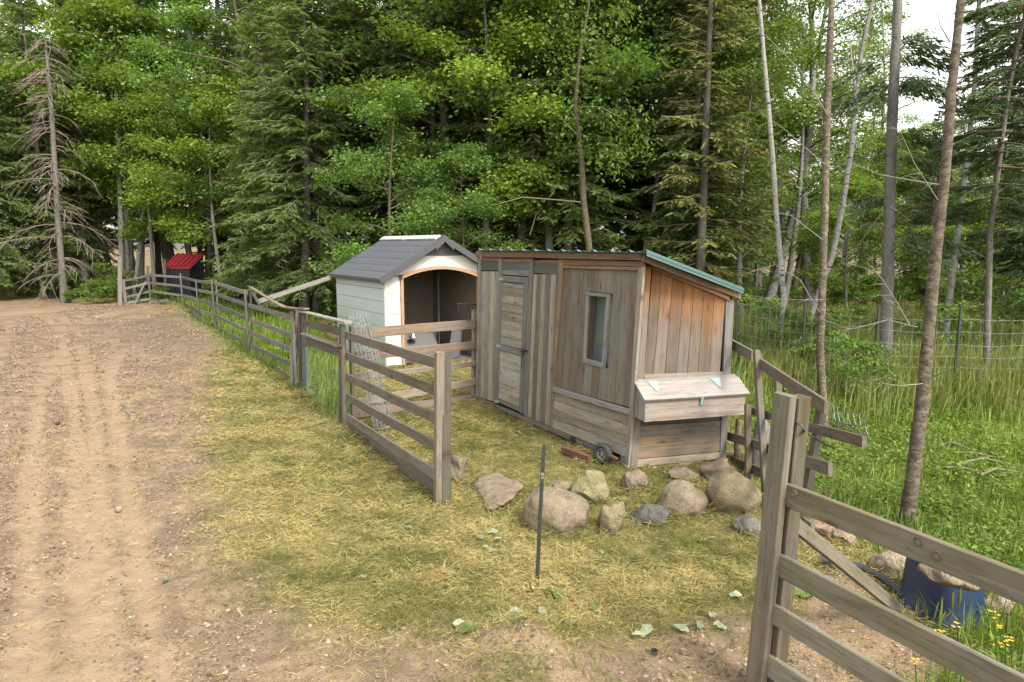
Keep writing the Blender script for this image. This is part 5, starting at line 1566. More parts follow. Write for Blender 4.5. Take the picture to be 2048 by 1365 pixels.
edge = lambda px: float(np.interp(px, [-400, 0, 240, 420, 560, 700, 900, 1100, 1380, 1440], [42, 39, 34.5, 30.5, 26, 22.5, 20.5, 20, 20, 21]))
PALETTE['U'] = [(K_CHE[1], 3), (K_BIR[1], 4), (K_MAP[1], 2), (K_OLI[1], 1)]
fill(-250, 1430, lambda p: edge(p) + 1.2, 74, 'C', (.85, 1.15), 'front rank')
fill(-250, 1430, lambda p: edge(p) + 5, 66, 'L', (.9, 1.2), 'second rank')
fill(-250, 1450, lambda p: edge(p) + 10, 88, 'C', (1.0, 1.3), 'third rank')
fill(-250, 1450, lambda p: edge(p) + 19, 85, 'C', (1.05, 1.35), 'last rank')
PALETTE['O'] = [(K_OLI[1], 3), (K_SPR[2], 2)]
fill(950, 1440, lambda p: 22.5, 52, 'O', (.6, .85), 'inner row')
fill(540, 780, lambda p: edge(p) + 2, 58, 'O', (.6, .85), 'inner row')
fill(1400, 1620, lambda p: 26, 80, 'R', (.85, 1.05), 'front rank')
fill(1400, 1660, lambda p: 34, 80, 'R', (.8, 1.0), 'second rank')
fill(1490, 2350, lambda p: 22.5, 105, 'U', (.4, .55), 'nearest rank')
fill(1600, 2350, lambda p: 28, 75, 'U', (.5, .68), 'front rank')
fill(1480, 2350, lambda p: 34, 75, 'U', (.6, .8), 'second rank')
fill(1480, 2350, lambda p: 43, 62, 'U', (.75, .95), 'third rank')
fill(1480, 2350, lambda p: 58, 55, 'F', (.6, .85), 'last rank')
# ---- dead spruce on the left
dbase = G(128, 606); dp_ = facing(dbase)
dead = thing('dead_spruce', dbase, 'bare dead spruce with drooping grey branches at the driveway end', 'tree')
tp = [dp_(x, y) for x, y in ((130, 612), (124, 540), (116, 440), (110, 340), (104, 240), (97, 150), (90, 80))]
trunk_mesh(tp, [.16, .12, .11, .1, .09, .07, .035], 9).obj('trunk', M['bark'], dead)
r_ = np.random.default_rng(5)
tb = TB()
for i in range(120):
    f = r_.uniform(.08, 1) ** .8
    p0 = np.array([np.interp(f * 6, range(7), np.array(tp)[:, c]) for c in range(3)])
    az = r_.uniform(0, 6.283); Lb = (r_.uniform(.4, 2.4) if .12 < f < .5 else r_.uniform(.2, 1.4)) * (1.15 - f * .5)
    if .25 < f < .5: Lb *= 1.15
    d0 = np.array([math.cos(az), math.sin(az), 0]); s = np.linspace(0, 1, 7)
    dr_ = r_.uniform(.25, .75)
    P = p0 + np.outer(s * Lb, d0) + np.outer(Lb * (.12 * s - dr_ * s ** 2.2), ZV)
    tb.tube(P, np.linspace(.022, .008, 7), 4)
    for j in range(int(Lb * 7)):
        sj = r_.uniform(.3, 1); q0 = np.array([np.interp(sj, s, P[:, c]) for c in range(3)])
        a2 = az + r_.choice([-1, 1]) * r_.uniform(.3, .9); l2 = r_.uniform(.2, .7)
        d2 = np.array([math.cos(a2), math.sin(a2), -r_.uniform(.2, 1.2)])
        tb.tube([q0, q0 + d2 * l2 * .5 + [0, 0, .03], q0 + d2 * l2], [.011, .009, .005], 3)
tb.obj('branches', M['deadwood'], dead)

# ---- individual trunks on the right and in the middle
def hero_trunk(name, pts, wpx, bark, label, limbs=(), limbm='twig', cat='tree', leaves=None, k=10):
    """pts: pixel track from the foot upwards; wpx: seen widths"""
    b = G(*pts[0]); pl = facing(b); D = np.linalg.norm(b - CO)
    root = thing(name, b, label, cat)
    W = [pl(x, y) for x, y in pts]
    W[0] = W[0] - np.array([0, 0, .08]); wpx = [q_ * .86 for q_ in wpx]
    rad = [w_ * ((p - CO) @ FW) / FPX / 2 for w_, p in zip(wpx, W)]
    # continue above the frame
    if pts[-1][1] <= 20:
        dv = unit(W[-1] - W[-2]); W += [W[-1] + dv * 1.5, W[-1] + dv * 4]; rad += [rad[-1] * .85, rad[-1] * .4]
    tb = trunk_mesh(W, rad, k, rings=len(W) * 9)
    V, F = tb.get()
    n_ = (vnoise(V[:, 0] * 30 + V[:, 2] * 3, V[:, 2] * 14 + V[:, 1] * 20, 3) - .5)
    c = np.repeat(V.reshape(-1, k, 3).mean(1), k, 0)
    V = V + unit(V - c) * (n_ * .16 * np.mean(rad))[:, None]
    obj('trunk', V, F, M[bark], root, True)
    if limbs:
        tb = TB()
        for ln in limbs:
            q = [pl(x, y, o) for (x, y, o) in ln[1]]
            rr = ln[0] * ((q[0] - CO) @ FW) / FPX / 2 * .8
            tb.tube(q, np.linspace(rr, rr * .25, len(q)), 5)
        tb.obj('branches', M[limbm], root)
    return root, pl
def sprays(pl, spec, seed):
    """bare branchlets along pixel lines"""
    out = []
    r_ = np.random.default_rng(seed)
    for (w_, pts) in spec:
        out.append((w_, [(x, y, o) for x, y, o in pts]))
        for i in range(len(pts) - 1):
            for j in range(2):
                t = r_.uniform(.2, .9)
                x = pts[i][0] * (1 - t) + pts[i + 1][0] * t; y = pts[i][1] * (1 - t) + pts[i + 1][1] * t; o = pts[i][2]
                dx = (pts[i + 1][0] - pts[i][0]); sg = 1 if dx >= 0 else -1
                l = r_.uniform(18, 55); an = r_.uniform(-.9, .9)
                out.append((max(1.0, w_ * .4), [(x, y, o), (x + sg * l * .5 * math.cos(an), y + l * .5 * math.sin(an) - 2, o + .1), (x + sg * l * math.cos(an), y + l * math.sin(an), o + .15)]))
    return out
c1 = sprays(None, [(4, [(1818, 650, .05), (1790, 600, .3), (1765, 560, .5), (1740, 530, .7)]),
                   (3, [(1835, 655, 0), (1775, 640, .2), (1720, 655, .3), (1690, 660, .4)]),
                   (3, [(1850, 760, .1), (1900, 740, .4), (1960, 715, .6), (2005, 690, .7), (2048, 670, .8)]),
                   (3, [(1845, 768, .05), (1800, 772, .4), (1770, 768, .6), (1757, 757, .7)]),
                   (3, [(1875, 400, .05), (1830, 330, .3), (1800, 262, .5), (1795, 258, .6)]),
                   (4, [(1900, 85, 0), (1880, 50, .1), (1872, 10, .1)]),
                   (3, [(1880, 370, .0), (1830, 362, .3), (1760, 350, .6), (1690, 320, .9)]),
                   (2, [(1850, 560, .1), (1900, 520, .3), (1950, 500, .5)])], 1)
hero_trunk('cherry_tree', [(1813, 1045), (1826, 950), (1845, 800), (1858, 650), (1872, 500), (1890, 350), (1903, 180), (1922, 0)],
           [38, 31, 29, 27, 26, 22, 20, 18], 'cherrybark', 'large reddish cherry trunk closest at right, rising from the grass', c1, 'paletwig')
c2 = sprays(None, [(3, [(1645, 640, .05), (1690, 655, .3), (1740, 640, .6), (1800, 600, .9)]),
                   (2.5, [(1648, 640, .0), (1600, 560, .2), (1550, 530, .3), (1500, 545, .4)]),
                   (2.5, [(1650, 555, 0), (1710, 500, .4), (1760, 430, .5), (1800, 400, .6)]),
                   (2.5, [(1645, 480, .1), (1580, 430, .3), (1520, 420, .4)]),
                   (2.5, [(1655, 230, .1), (1600, 140, .2), (1540, 80, .3), (1500, 40, .4)]),
                   (2.5, [(1652, 260, .1), (1700, 180, .2), (1760, 120, .4), (1800, 60, .5)]),
                   (2, [(1650, 330, .1), (1570, 260, .2), (1500, 210, .4)]),
                   (2, [(1645, 600, .1), (1560, 600, .2), (1490, 590, .4)]),
                   (2, [(1650, 160, .1), (1720, 90, .2), (1770, 20, .3)])], 2)
hero_trunk('cherry_tree', [(1650, 872), (1645, 800), (1640, 700), (1645, 560), (1650, 400), (1654, 220), (1664, 0)],
           [21, 20, 18, 18, 17, 17, 14], 'cherrybark', 'slim brown cherry trunk directly behind the crooked rails', c2, 'paletwig')
spec = []
r_ = np.random.default_rng(9)
for i in range(34):
    y = r_.uniform(0, 560); x = np.interp(y, [0, 760], [1795, 1770]); s = r_.choice([-1, 1]); l = r_.uniform(40, 150)
    spec.append((3.2, [(x, y, 0), (x + s * l * .5, y - 14 + r_.uniform(-15, 12), r_.uniform(-.8, .8)), (x + s * l, y + 18 + r_.uniform(-20, 25), r_.uniform(-.8, .8))]))
g_, plg = hero_trunk('spruce_tree', [(1770, 765), (1773, 650), (1777, 480), (1784, 250), (1796, 0)], [29, 27, 26, 24, 20], 'greybark', 'straight grey spruce trunk with bare drooping branches in the meadow', sprays(None, spec, 3), 'twig')
r_ = np.random.default_rng(31); P, D, N, L, W = [], [], [], [], []
for (w_, q3) in spec:
    a0, a1, a2 = [plg(*q) for q in q3]
    if q3[0][1] > 300 and r_.random() < .6: continue
    for t in np.linspace(.25, 1, 16):
        p = a0 * (1 - t) ** 2 + 2 * a1 * t * (1 - t) + a2 * t * t; dr_ = unit(a2 - a0)
        for s2 in (-1, 1, 0):
            n_ = 4
            P.append(p + r_.normal(size=(n_, 3)) * .06); D.append(unit(dr_ + np.cross(dr_, ZV) * s2 + np.array([0, 0, -.4]) + r_.normal(size=(n_, 3)) * .3)); N.append(r_.normal(size=(n_, 3)) + ZV)
            L.append(r_.uniform(.1, .2, n_)); W.append(np.full(n_, .03))
V, F = kites(np.concatenate(P), np.concatenate(D), np.concatenate(N), np.concatenate(L), np.concatenate(W))
obj('crown', V, F, M['needle_dark'], g_, tint=np.repeat(r_.uniform(0, 1, len(V) // 4), 4))
hero_trunk('birch_tree', [(1545, 728), (1558, 672), (1568, 600), (1561, 520), (1553, 430), (1546, 320), (1536, 200), (1527, 100), (1520, 18)], [16, 14, 13, 12, 11, 11, 10, 9, 8], 'birchbark', 'crooked white birch trunk with broken top right of the coop')
hero_trunk('birch_tree', [(1602, 696), (1628, 613), (1665, 512), (1684, 418), (1701, 312), (1712, 184), (1722, 110), (1745, 0)], [13, 13, 13, 13, 12, 11, 10, 9], 'birchbark', 'leaning white birch crossing behind the slim cherry trunk', [(7, [(1712, 190, 0), (1703, 120, .1), (1700, 70, .1)])], 'birchbark')
hero_trunk('birch_tree', [(1883, 718), (1907, 535), (1935, 312), (1950, 160), (1958, 0)], [16, 14, 12, 10, 9], 'birchbark', 'pale birch standing just right of the large cherry trunk', [(6, [(1938, 300, 0), (1925, 240, .1), (1920, 210, .1)])], 'birchbark')
fr_, plf = hero_trunk('fir_tree', [(1972, 790), (1975, 640), (1980, 470), (1998, 323), (2014, 195), (2042, 56), (2060, 0)], [15, 14, 13, 12, 11, 9, 8], 'bark', 'dark fir with hanging green boughs at the right edge')
P, D, N, L, W = [], [], [], [], []
r_ = np.random.default_rng(12); tb = TB()
for i in range(70):
    y = r_.uniform(-60, 430); x = np.interp(y, [-60, 56, 195, 323, 470], [2070, 2042, 2014, 1998, 1980]); s = r_.choice([-1, -1, 1]); l = r_.uniform(50, 125)
    o = r_.uniform(-1.1, 1.1)
    q = np.array([plf(x, y, 0), plf(x + s * l * .5, y + 4, o * .6), plf(x + s * l, y + r_.uniform(12, 34), o)])
    tb.tube(q, [.014, .01, .004], 4)
    for t in np.linspace(.2, 1, 11):
        p = q[0] * (1 - t) ** 2 + 2 * q[1] * t * (1 - t) + q[2] * t * t
        dr_ = unit(q[2] - q[0])
        for sg in (-1, 1):
            dd = unit(dr_ + np.cross(dr_, ZV) * sg * .9 + np.array([0, 0, -.25]) + r_.normal(size=3) * .15)
            kk = 4; ll = .34 * (1.15 - .6 * t)
            a = p + dd * (np.arange(kk) + .2)[:, None] * (ll / kk)
            for s2 in (-1, 0, 1):
                P.append(a); D.append(unit(dd + np.cross(dd, ZV) * s2 * .7 + r_.normal(size=(kk, 3)) * .12)); N.append(np.tile(ZV, (kk, 1)) + r_.normal(size=(kk, 3)) * .4)
                L.append(np.full(kk, .12 if s2 else ll / kk * 2)); W.append(np.full(kk, .022))
V, F = kites(np.concatenate(P), np.concatenate(D), np.concatenate(N), np.concatenate(L), np.concatenate(W))
obj('crown', V, F, M['needle_dark'], fr_, tint=np.repeat(r_.uniform(0, 1, len(V) // 4), 4))
tb.obj('branches', M['twig'], fr_)
# middle trunks
def far_trunk(name, pts, wpx, bark, label, D, leaves=None, limbs=(), lm='leaf_cool'):
    b = at(pts[0][0], 640, D); b[2] = 0; pl = facing(b)
    root = thing(name, b, label, 'tree')
    W = [b - [0, 0, .1]] + [pl(x, y) for x, y in pts]
    dd_ = (b - CO) @ FW; rad = [wpx[0] * dd_ / FPX / 2 * 1.1] + [w_ * dd_ / FPX / 2 for w_ in wpx]
    trunk_mesh(W, rad, 8, rings=len(W) * 5).obj('trunk', M[bark], root)
    if limbs:
        for (w_, q) in limbs:
            tb = TB()
            tb.tube([pl(*a) for a in q], np.linspace(w_, w_ * .4, len(q)) * D / FPX / 2, 5)
            tb.obj('branch', M['twig'], root)
    if leaves:
        r_ = np.random.default_rng(44)
        P, D_, N, L = [], [], [], []
        for (x, y, sx, sy, n) in leaves:
            a = np.array([pl(x + r_.normal() * sx, y + r_.normal() * sy, r_.uniform(-.6, .9)) for _ in range(n)])
            az = r_.uniform(0, 6.283, n)
            P.append(a); D_.append(unit(np.stack([np.cos(az), np.sin(az), r_.uniform(-1.6, -.1, n)], 1))); N.append(unit(np.tile(ZV, (n, 1)) + r_.normal(size=(n, 3)) * .6)); L.append(.115 * r_.uniform(.6, 1.2, n))
        P = np.concatenate(P); L = np.concatenate(L)
        V, F = kites(P, np.concatenate(D_), np.concatenate(N), L, L * .5, .1)
        obj('crown', V, F, M[lm], root, tint=np.repeat(r_.uniform(.2, 1, len(P)), 4))
far_trunk('cherry_tree', [(1180, 560), (1178, 496), (1166, 390), (1164, 332), (1157, 273), (1150, 215), (1158, 120), (1176, 20), (1185, -60)], [15, 14, 13, 12, 11, 9, 7, 5, 3], 'mossbark', 'mossy dark cherry trunk behind the coop roof with a hanging leafy bough', 18.5,
          leaves=[(1150, 120, 60, 60, 700), (1190, 40, 60, 40, 500), (1200, 225, 45, 18, 420), (1260, 265, 32, 28, 380), (1130, 250, 22, 30, 260), (1230, 330, 22, 22, 150), (1090, 215, 25, 20, 120), (1290, 300, 18, 16, 90)],
          limbs=[(3.5, [(1164, 405, 0), (1110, 400, .5), (1045, 395, .9), (985, 412, 1.1), (950, 430, 1.2)]), (5, [(1150, 215, 0), (1200, 215, .5), (1250, 240, .8)]), (4, [(1157, 273, 0), (1130, 245, .4), (1100, 215, .6)]), (3, [(1060, 470, .5), (1072, 430, .6), (1085, 415, .7)])])
far_trunk('spruce_tree', [(1098, 560), (1098, 496), (1098, 352), (1108, 195), (1123, 0)], [16, 16, 15, 13, 10], 'greybark', 'straight grey trunk left of the mossy cherry behind the coop', 20.5)
far_trunk('maple_tree', [(243, 560), (242, 450), (238, 300), (232, 180)], [10, 10, 9, 7], 'greybark', 'pale slender trunk right behind the tall fence plank', 34)
far_trunk('maple_tree', [(256, 560), (254, 450), (250, 330), (247, 220)], [8, 8, 7, 5], 'birchbark', 'second pale slender trunk beside the tall fence plank', 34.6)
far_trunk('birch_tree', [(272, 560), (283, 470), (290, 380)], [9, 9, 7], 'birchbark', 'slanting spotted birch trunk left of the red shelter', 34)
far_trunk('maple_tree', [(284, 560), (285, 480), (286, 380)], [9, 9, 8], 'greybark', 'straight grey trunk close left of the red shelter', 35)
far_trunk('maple_tree', [(420, 500), (410, 300), (398, 150), (375, 60), (355, 0), (350, -30)], [9, 9, 8, 8, 7, 6], 'bark', 'dark maple trunk leaning left high above the red shelter', 34)
far_trunk('spruce_tree', [(636, 560), (636, 420), (637, 300), (640, 180), (644, 60)], [20, 19, 17, 15, 12], 'bark', 'thick scaly spruce trunk showing left of the shed', 23.5)
far_trunk('spruce_tree', [(606, 640), (606, 480), (607, 350)], [15, 14, 12], 'bark', 'spruce trunk behind the sloping grey board', 24.5)
far_trunk('birch_tree', [(1290, 480), (1320, 380), (1345, 300), (1378, 160), (1390, 60)], [8, 7, 7, 6, 4], 'birchbark', 'thin leaning birch stem above the right end of the coop', 21)
far_trunk('birch_tree', [(1300, 470), (1318, 330), (1330, 180), (1338, 60)], [7, 7, 6, 4], 'birchbark', 'second thin birch stem above the right end of the coop', 22)
far_trunk('birch_tree', [(92, 610), (84, 570), (78, 540), (82, 500)], [8, 8, 7, 5], 'birchbark', 'short crooked birch stem left of the dead spruce', 36.5)

# ---- shrubs and saplings
sh_l = [((205, 606), 0, 1.05, 'bright leafy shrub at the left end of the board fence'), ((188, 608), 1, .8, 'low broadleaf shrub left of the fence end'), ((235, 603), 0, .7, 'shrub growing against the tall fence plank'),
        ((10, 600), 0, .55, 'yellow green shrub at the left edge of the driveway'), ((150, 606), 1, .5, 'small shrub at the foot of the dead spruce'), ((330, 606), 1, .6, 'shrub between fence posts before the red shelter'), ((420, 606), 0, .6, 'shrub behind the fence right of the red shelter'),
        ((165, 560), 2, .9, 'leafy undergrowth shrub behind the dead spruce'), ((60, 590), 2, .7, 'dim shrub in the shade beside the dead spruce')]
for (px_, ki, sc, lab) in sh_l:
    p = G(*px_) if px_[1] > 570 else at(px_[0], 600, 37)
    K_BUSH[ki].place(p[0], p[1], sc, random.uniform(0, 6), lab, cat='shrub')
for i, (x, D, ki, sc) in enumerate([(1500, 17, 1, .9), (1530, 14, 2, .7), (1585, 14.5, 1, .8), (1700, 17, 1, .8), (1745, 11.5, 1, .55), (1820, 22, 0, 1.0), (1905, 15.5, 2, .7), (1935, 24, 0, 1.2), (2020, 20, 2, 1.3), (1690, 10.8, 2, .6), (1610, 12.5, 1, .6), (1720, 24, 1, 1.1), (1480, 23, 0, 1.0), (2100, 17, 2, 1.2), (2040, 26, 1, 1.4), (1870, 27, 0, 1.3), (1660, 26, 0, 1.2), (1780, 27, 2, 1.2)]):
    put(K_BUSH[ki], x, D, sc, ('tall' if sc > .9 else 'low') + ' leafy meadow bush ' + ('to the left of ' if x < [a_ for a_ in LAND if a_[1] == near_what(x)][0][0] else 'to the right of ') + near_what(x) + (' nearby' if D < 16 else ' far back' if D > 21 else ''), 'bushes in the meadow', cat='shrub')
for i in range(26):
    px_ = random.uniform(450, 1420); D = edge(px_) - random.uniform(-.6, .6)
    d = ray(px_, 690); p = d * (D / math.hypot(d[0], d[1]))
    if -5 < p[0] < .6 and p[1] < 17.5: continue
    K_BUSH[i % 3].place(p[0], p[1], random.uniform(.5, 1.0), random.uniform(0, 6), 'shaded leafy bush on the forest edge behind ' + near_what(px_), 'bushes along the forest edge', 'shrub')
# sapling beside the shed wall, big leaves by the fence
sp0 = S2 + np.array([-.06, -.45, 0]) ; spl = thing('sapling', sp0, 'thin leafy sapling growing against the shed left wall', 'sapling')
tb = TB(); sq = [sp0, sp0 + [.03, -.1, .6], sp0 + [.0, -.12, 1.0], sp0 + [.06, -.14, 1.35]]
tb.tube(sq, [.012, .009, .007, .003], 5); tb.obj('stem', M['twig'], spl)
r_ = np.random.default_rng(3); n = 34
t = r_.uniform(.35, 1, n); P = np.stack([np.interp(t * 3, range(4), np.array(sq)[:, c]) for c in range(3)], 1)
az = r_.uniform(0, 6.28, n); V, F = kites(P, unit(np.stack([np.cos(az), np.sin(az), r_.uniform(-.6, .5, n)], 1)), np.tile(ZV, (n, 1)) + .01, np.full(n, .15), np.full(n, .07), .1)
obj('foliage', V, F, M['leaf_cool'], spl, tint=np.repeat(r_.uniform(0, 1, n), 4))
for (x, y, lab) in ((528, 690, 'clump of broad yellow green leaves behind the left fence'), (560, 712, 'second broad leaved clump nearer the gate behind the fence')):
    b = G(x, y); bl = thing('broadleaf_plant', b, lab, 'plant'); n = 16
    az = r_.uniform(0, 6.28, n); D0 = unit(np.stack([np.cos(az), np.sin(az), r_.uniform(.2, 1.0, n)], 1)); ln = r_.uniform(.25, .45, n)
    P = b + D0 * (ln * .35)[:, None]
    V, F = kites(P, unit(D0 - [0, 0, .5]), np.tile(ZV, (n, 1)) + .01, ln, ln * .7, .15)
    obj('leaves', V, F, M['leaf_bright'], bl, tint=np.repeat(r_.uniform(.5, 1, n), 4))
    tb = TB()
    for i in range(n): tb.tube([b, P[i] + D0[i] * .02], .006, 3)
    tb.obj('stem', M['grass'], bl)

# ================================================================== GRASS, CUT GRASS, GRAVEL
def inview(x, y, m=1.4):
    c = y * FW[1] - (-CH) * 0
    zc = y * math.cos(_t) + CH * math.sin(_t)
    u = x / zc * FPX
    vv = (y * math.sin(_t) - CH * math.cos(_t)) / zc * FPX
    return (zc > .5) & (np.abs(u) < 1024 * m) & (vv > -682 * 1.1)
def clear(x, y):
    """outside the coop, shed and tub"""
    inside = np.zeros(x.shape, bool)
    for poly in ([A[:2], B[:2], C[:2], A2[:2]], [sp_(0, 0, 0)[:2], sp_(SW, 0, 0)[:2], sp_(SW, SD, 0)[:2], sp_(0, SD, 0)[:2]], [bA[:2], bB[:2], bC[:2], bD[:2]]):
        inside |= polydist(x, y, poly) > -.01
    return ~inside
def scatter(n, x0, x1, y0, y1, wfun, r_, near_bias=True):
    x = r_.uniform(x0, x1, n)
    if near_bias:
        # density falling with distance
        u = r_.uniform(0, 1, n); y = y0 * (y1 / y0) ** u
    else:
        y = r_.uniform(y0, y1, n)
    k = inview(x, y); x, y = x[k], y[k]
    w_ = wfun(x, y)
    k = r_.uniform(0, 1, len(x)) < w_
    x, y = x[k], y[k]
    k = clear(x, y)
    return x[k], y[k]
def blades(x, y, h, wd, r_, lean=.35, zoff=0.0):
    """upright bent blades: 2 quads each"""
    n = len(x); z = gz(x, y, False) + zoff
    az = r_.uniform(0, 6.283, n); ln = np.abs(r_.normal(size=n)) * lean
    d = np.stack([np.cos(az), np.sin(az)], 1); s = np.stack([-np.sin(az + .6), np.cos(az + .6)], 1) * (wd / 2)[:, None]
    b = np.stack([x, y, z - .02], 1)
    m = b + np.concatenate([d * (ln * h * .35)[:, None], (h * .55)[:, None]], 1)
    t = b + np.concatenate([d * (ln * h)[:, None], (h * np.maximum(.55, 1 - ln * .35))[:, None]], 1)
    s3 = np.concatenate([s, np.zeros((n, 1))], 1)
    V = np.stack([b - s3, b + s3, m + s3 * .8, m - s3 * .8, t], 1).reshape(-1, 3)
    i = np.arange(n)[:, None] * 5
    Q = np.concatenate([i + [0, 1, 2, 3]], 1)
    T = np.concatenate([i + [3, 2, 4, 4]], 1)
    F = np.stack([Q, np.concatenate([i + 3, i + 2, i + 4], 1)[:, [0, 1, 2, 2]]], 1).reshape(-1, 4)
    return V, F
def tri_mesh_obj(name, V, n, mat, tint, label, cat):
    """5 vertices a blade: one quad and one triangle"""
    me = bpy.data.meshes.new(name)
    me.vertices.add(len(V)); me.vertices.foreach_set('co', V.astype(np.float32).ravel())
    i = np.arange(n)[:, None] * 5
    li = np.concatenate([i, i + 1, i + 2, i + 3, i + 3, i + 2, i + 4], 1).astype(np.int32)
    me.loops.add(7 * n); me.loops.foreach_set('vertex_index', li.ravel())
    me.polygons.add(2 * n)
    st_ = (np.arange(n)[:, None] * 7 + np.array([0, 4])).ravel().astype(np.int32)
    me.polygons.foreach_set('loop_start', st_); me.polygons.foreach_set('loop_total', np.tile([4, 3], n).astype(np.int32))
    me.update(calc_edges=True)
    a = me.attributes.new('tint', 'FLOAT', 'POINT'); a.data.foreach_set('value', np.repeat(tint, 5).astype(np.float32))
    o = link(name, me, mat)
    return tag(o, label, cat, None, 'stuff')

r_ = np.random.default_rng(77)
def hay_w(x, y):
    w_ = (1 - road_w(x, y) * .96) * (1 - dirt2_w(x, y) * .9) * (1 - green_w(x, y) * .95) * (1 - forest_w(x, y))
    clump = fbm(x * 1.8, y * 1.8, 51)
    fine = vnoise(x * 9, y * 9, 55)
    return w_ * np.clip(.05 + 1.6 * clump * (.25 + fine), 0, 1)
x, y = scatter(1050000, -6.5, 5.0, 3.0, 17.0, hay_w, r_)
n = len(x)
D_ = np.hypot(x, y)
ln = (.022 + .095 * r_.uniform(0, 1, n) ** 2) * (1 + .02 * D_)
az = r_.uniform(0, 6.283, n) + (fbm(x * .8, y * .8, 61) - .5) * 3
el = r_.normal(size=n) * .22 + .1
D3 = np.stack([np.cos(az) * np.cos(el), np.sin(az) * np.cos(el), np.sin(el)], 1)
pile = fbm(x * 1.8, y * 1.8, 51) * vnoise(x * 9, y * 9, 55)
P = np.stack([x, y, gz(x, y) + r_.uniform(0, .05, n) * (.4 + 1.6 * pile)], 1)
N = unit(np.tile(ZV, (n, 1)) + r_.normal(size=(n, 3)) * .6)
V, F = kites(P, D3, N, ln, .0014 + .00055 * D_, 0)
big = fbm(x * .9, y * .9, 71); mid = fbm(x * 4, y * 4, 73)
tint = np.clip(.12 + .8 * smooth(.3, .7, big * .35 + mid * .65) + r_.normal(size=n) * .27, 0, 1)
tag(obj('cut_grass', V, F, M['hay'], tint=np.repeat(tint, 4)), 'dry yellow cut grass strewn over the ground round the coop', 'cut grass', None, 'stuff')
hx, hy, hz_ = [], [], []
for (cx, cy, rw, rd_, rt, hd) in ROCKS:
    m = int(900 * (rw + rd_)); th = r_.uniform(0, 6.283, m); rr = 1 + np.abs(r_.normal(size=m)) * .16
    px_ = np.cos(th) * rr * rw; py_ = np.sin(th) * rr * rd_
    hx.append(cx + rt[0] * px_ + hd[0] * py_); hy.append(cy + rt[1] * px_ + hd[1] * py_); hz_.append(np.clip(.09 - (rr - 1) * .3, .005, .09) * r_.uniform(.1, 1, m))
hx, hy, hz_ = map(np.concatenate, (hx, hy, hz_)); n = len(hx)
k = (hay_w(hx, hy) > .02) | (green_w(hx, hy) < .5); hx, hy, hz_ = hx[k], hy[k], hz_[k]; n = len(hx)
az = r_.uniform(0, 6.283, n)
V, F = kites(np.stack([hx, hy, gz(hx, hy) + hz_], 1), unit(np.stack([np.cos(az), np.sin(az), r_.normal(size=n) * .35], 1)), np.tile(ZV, (n, 1)) + r_.normal(size=(n, 3)) * .6, r_.uniform(.03, .13, n), np.full(n, .005), 0)
tag(obj('straw_heaps', V, F, M['hay'], tint=np.repeat(np.clip(r_.normal(size=n) * .25 + .4, 0, 1), 4)), 'cut grass heaped against the boulders', 'cut grass', None, 'stuff')
# sparse straws on the bare dirt
x, y = scatter(26000, -7, 5, 3.0, 16, lambda x, y: np.maximum(road_w(x, y) * np.clip(.25 + .6 * smooth(-1.6, .2, -polydist(x, y, ROAD)), 0, 1) * .35, dirt2_w(x, y) * .3), r_)
n = len(x); az = r_.uniform(0, 6.283, n)
V, F = kites(np.stack([x, y, gz(x, y) + .006], 1), np.stack([np.cos(az), np.sin(az), r_.uniform(-.02, .12, n)], 1), np.tile(ZV, (n, 1)) + r_.normal(size=(n, 3)) * .3, r_.uniform(.03, .14, n), np.full(n, .0045), 0)
tag(obj('loose_straw', V, F, M['hay'], tint=np.repeat(r_.uniform(.3, 1, n), 4)), 'single straws scattered on the bare driveway soil', 'straw', None, 'stuff')
x, y = scatter(9000, -6, 4.5, 3.0, 14, lambda x, y: (1 - road_w(x, y) * .97) * (1 - dirt2_w(x, y) * .8) * (1 - green_w(x, y)) * (1 - forest_w(x, y)) * .25, r_)
n = len(x); az = r_.uniform(0, 6.283, n); ll = r_.uniform(.01, .035, n)
V, F = kites(np.stack([x, y, gz(x, y) + .035], 1), np.stack([np.cos(az), np.sin(az), r_.uniform(-.3, .5, n)], 1), np.tile(ZV, (n, 1)) + r_.normal(size=(n, 3)) * .5, ll, ll * .7, .2)
tag(obj('leaf_scraps', V, F, M['needle'], tint=np.repeat(r_.uniform(0, 1, n), 4)), 'small torn leaf scraps in the cut grass', 'leaf litter', None, 'stuff')
# green shoots in the cut grass
x, y = scatter(90000, -6, 4.5, 3.2, 16, lambda x, y: (1 - road_w(x, y)) * (1 - forest_w(x, y)) * (1 - green_w(x, y)) * smooth(.60, .78, fbm(x * 2.2, y * 2.2, 81)) * .8, r_)
n = len(x); V, F = blades(x, y, r_.uniform(.04, .13, n), np.full(n, .005), r_, .8)
tri_mesh_obj('grass_shoots', V, n, M['grass'], r_.uniform(.2, .9, n), 'patches of green shoots growing through the cut grass', 'grass')
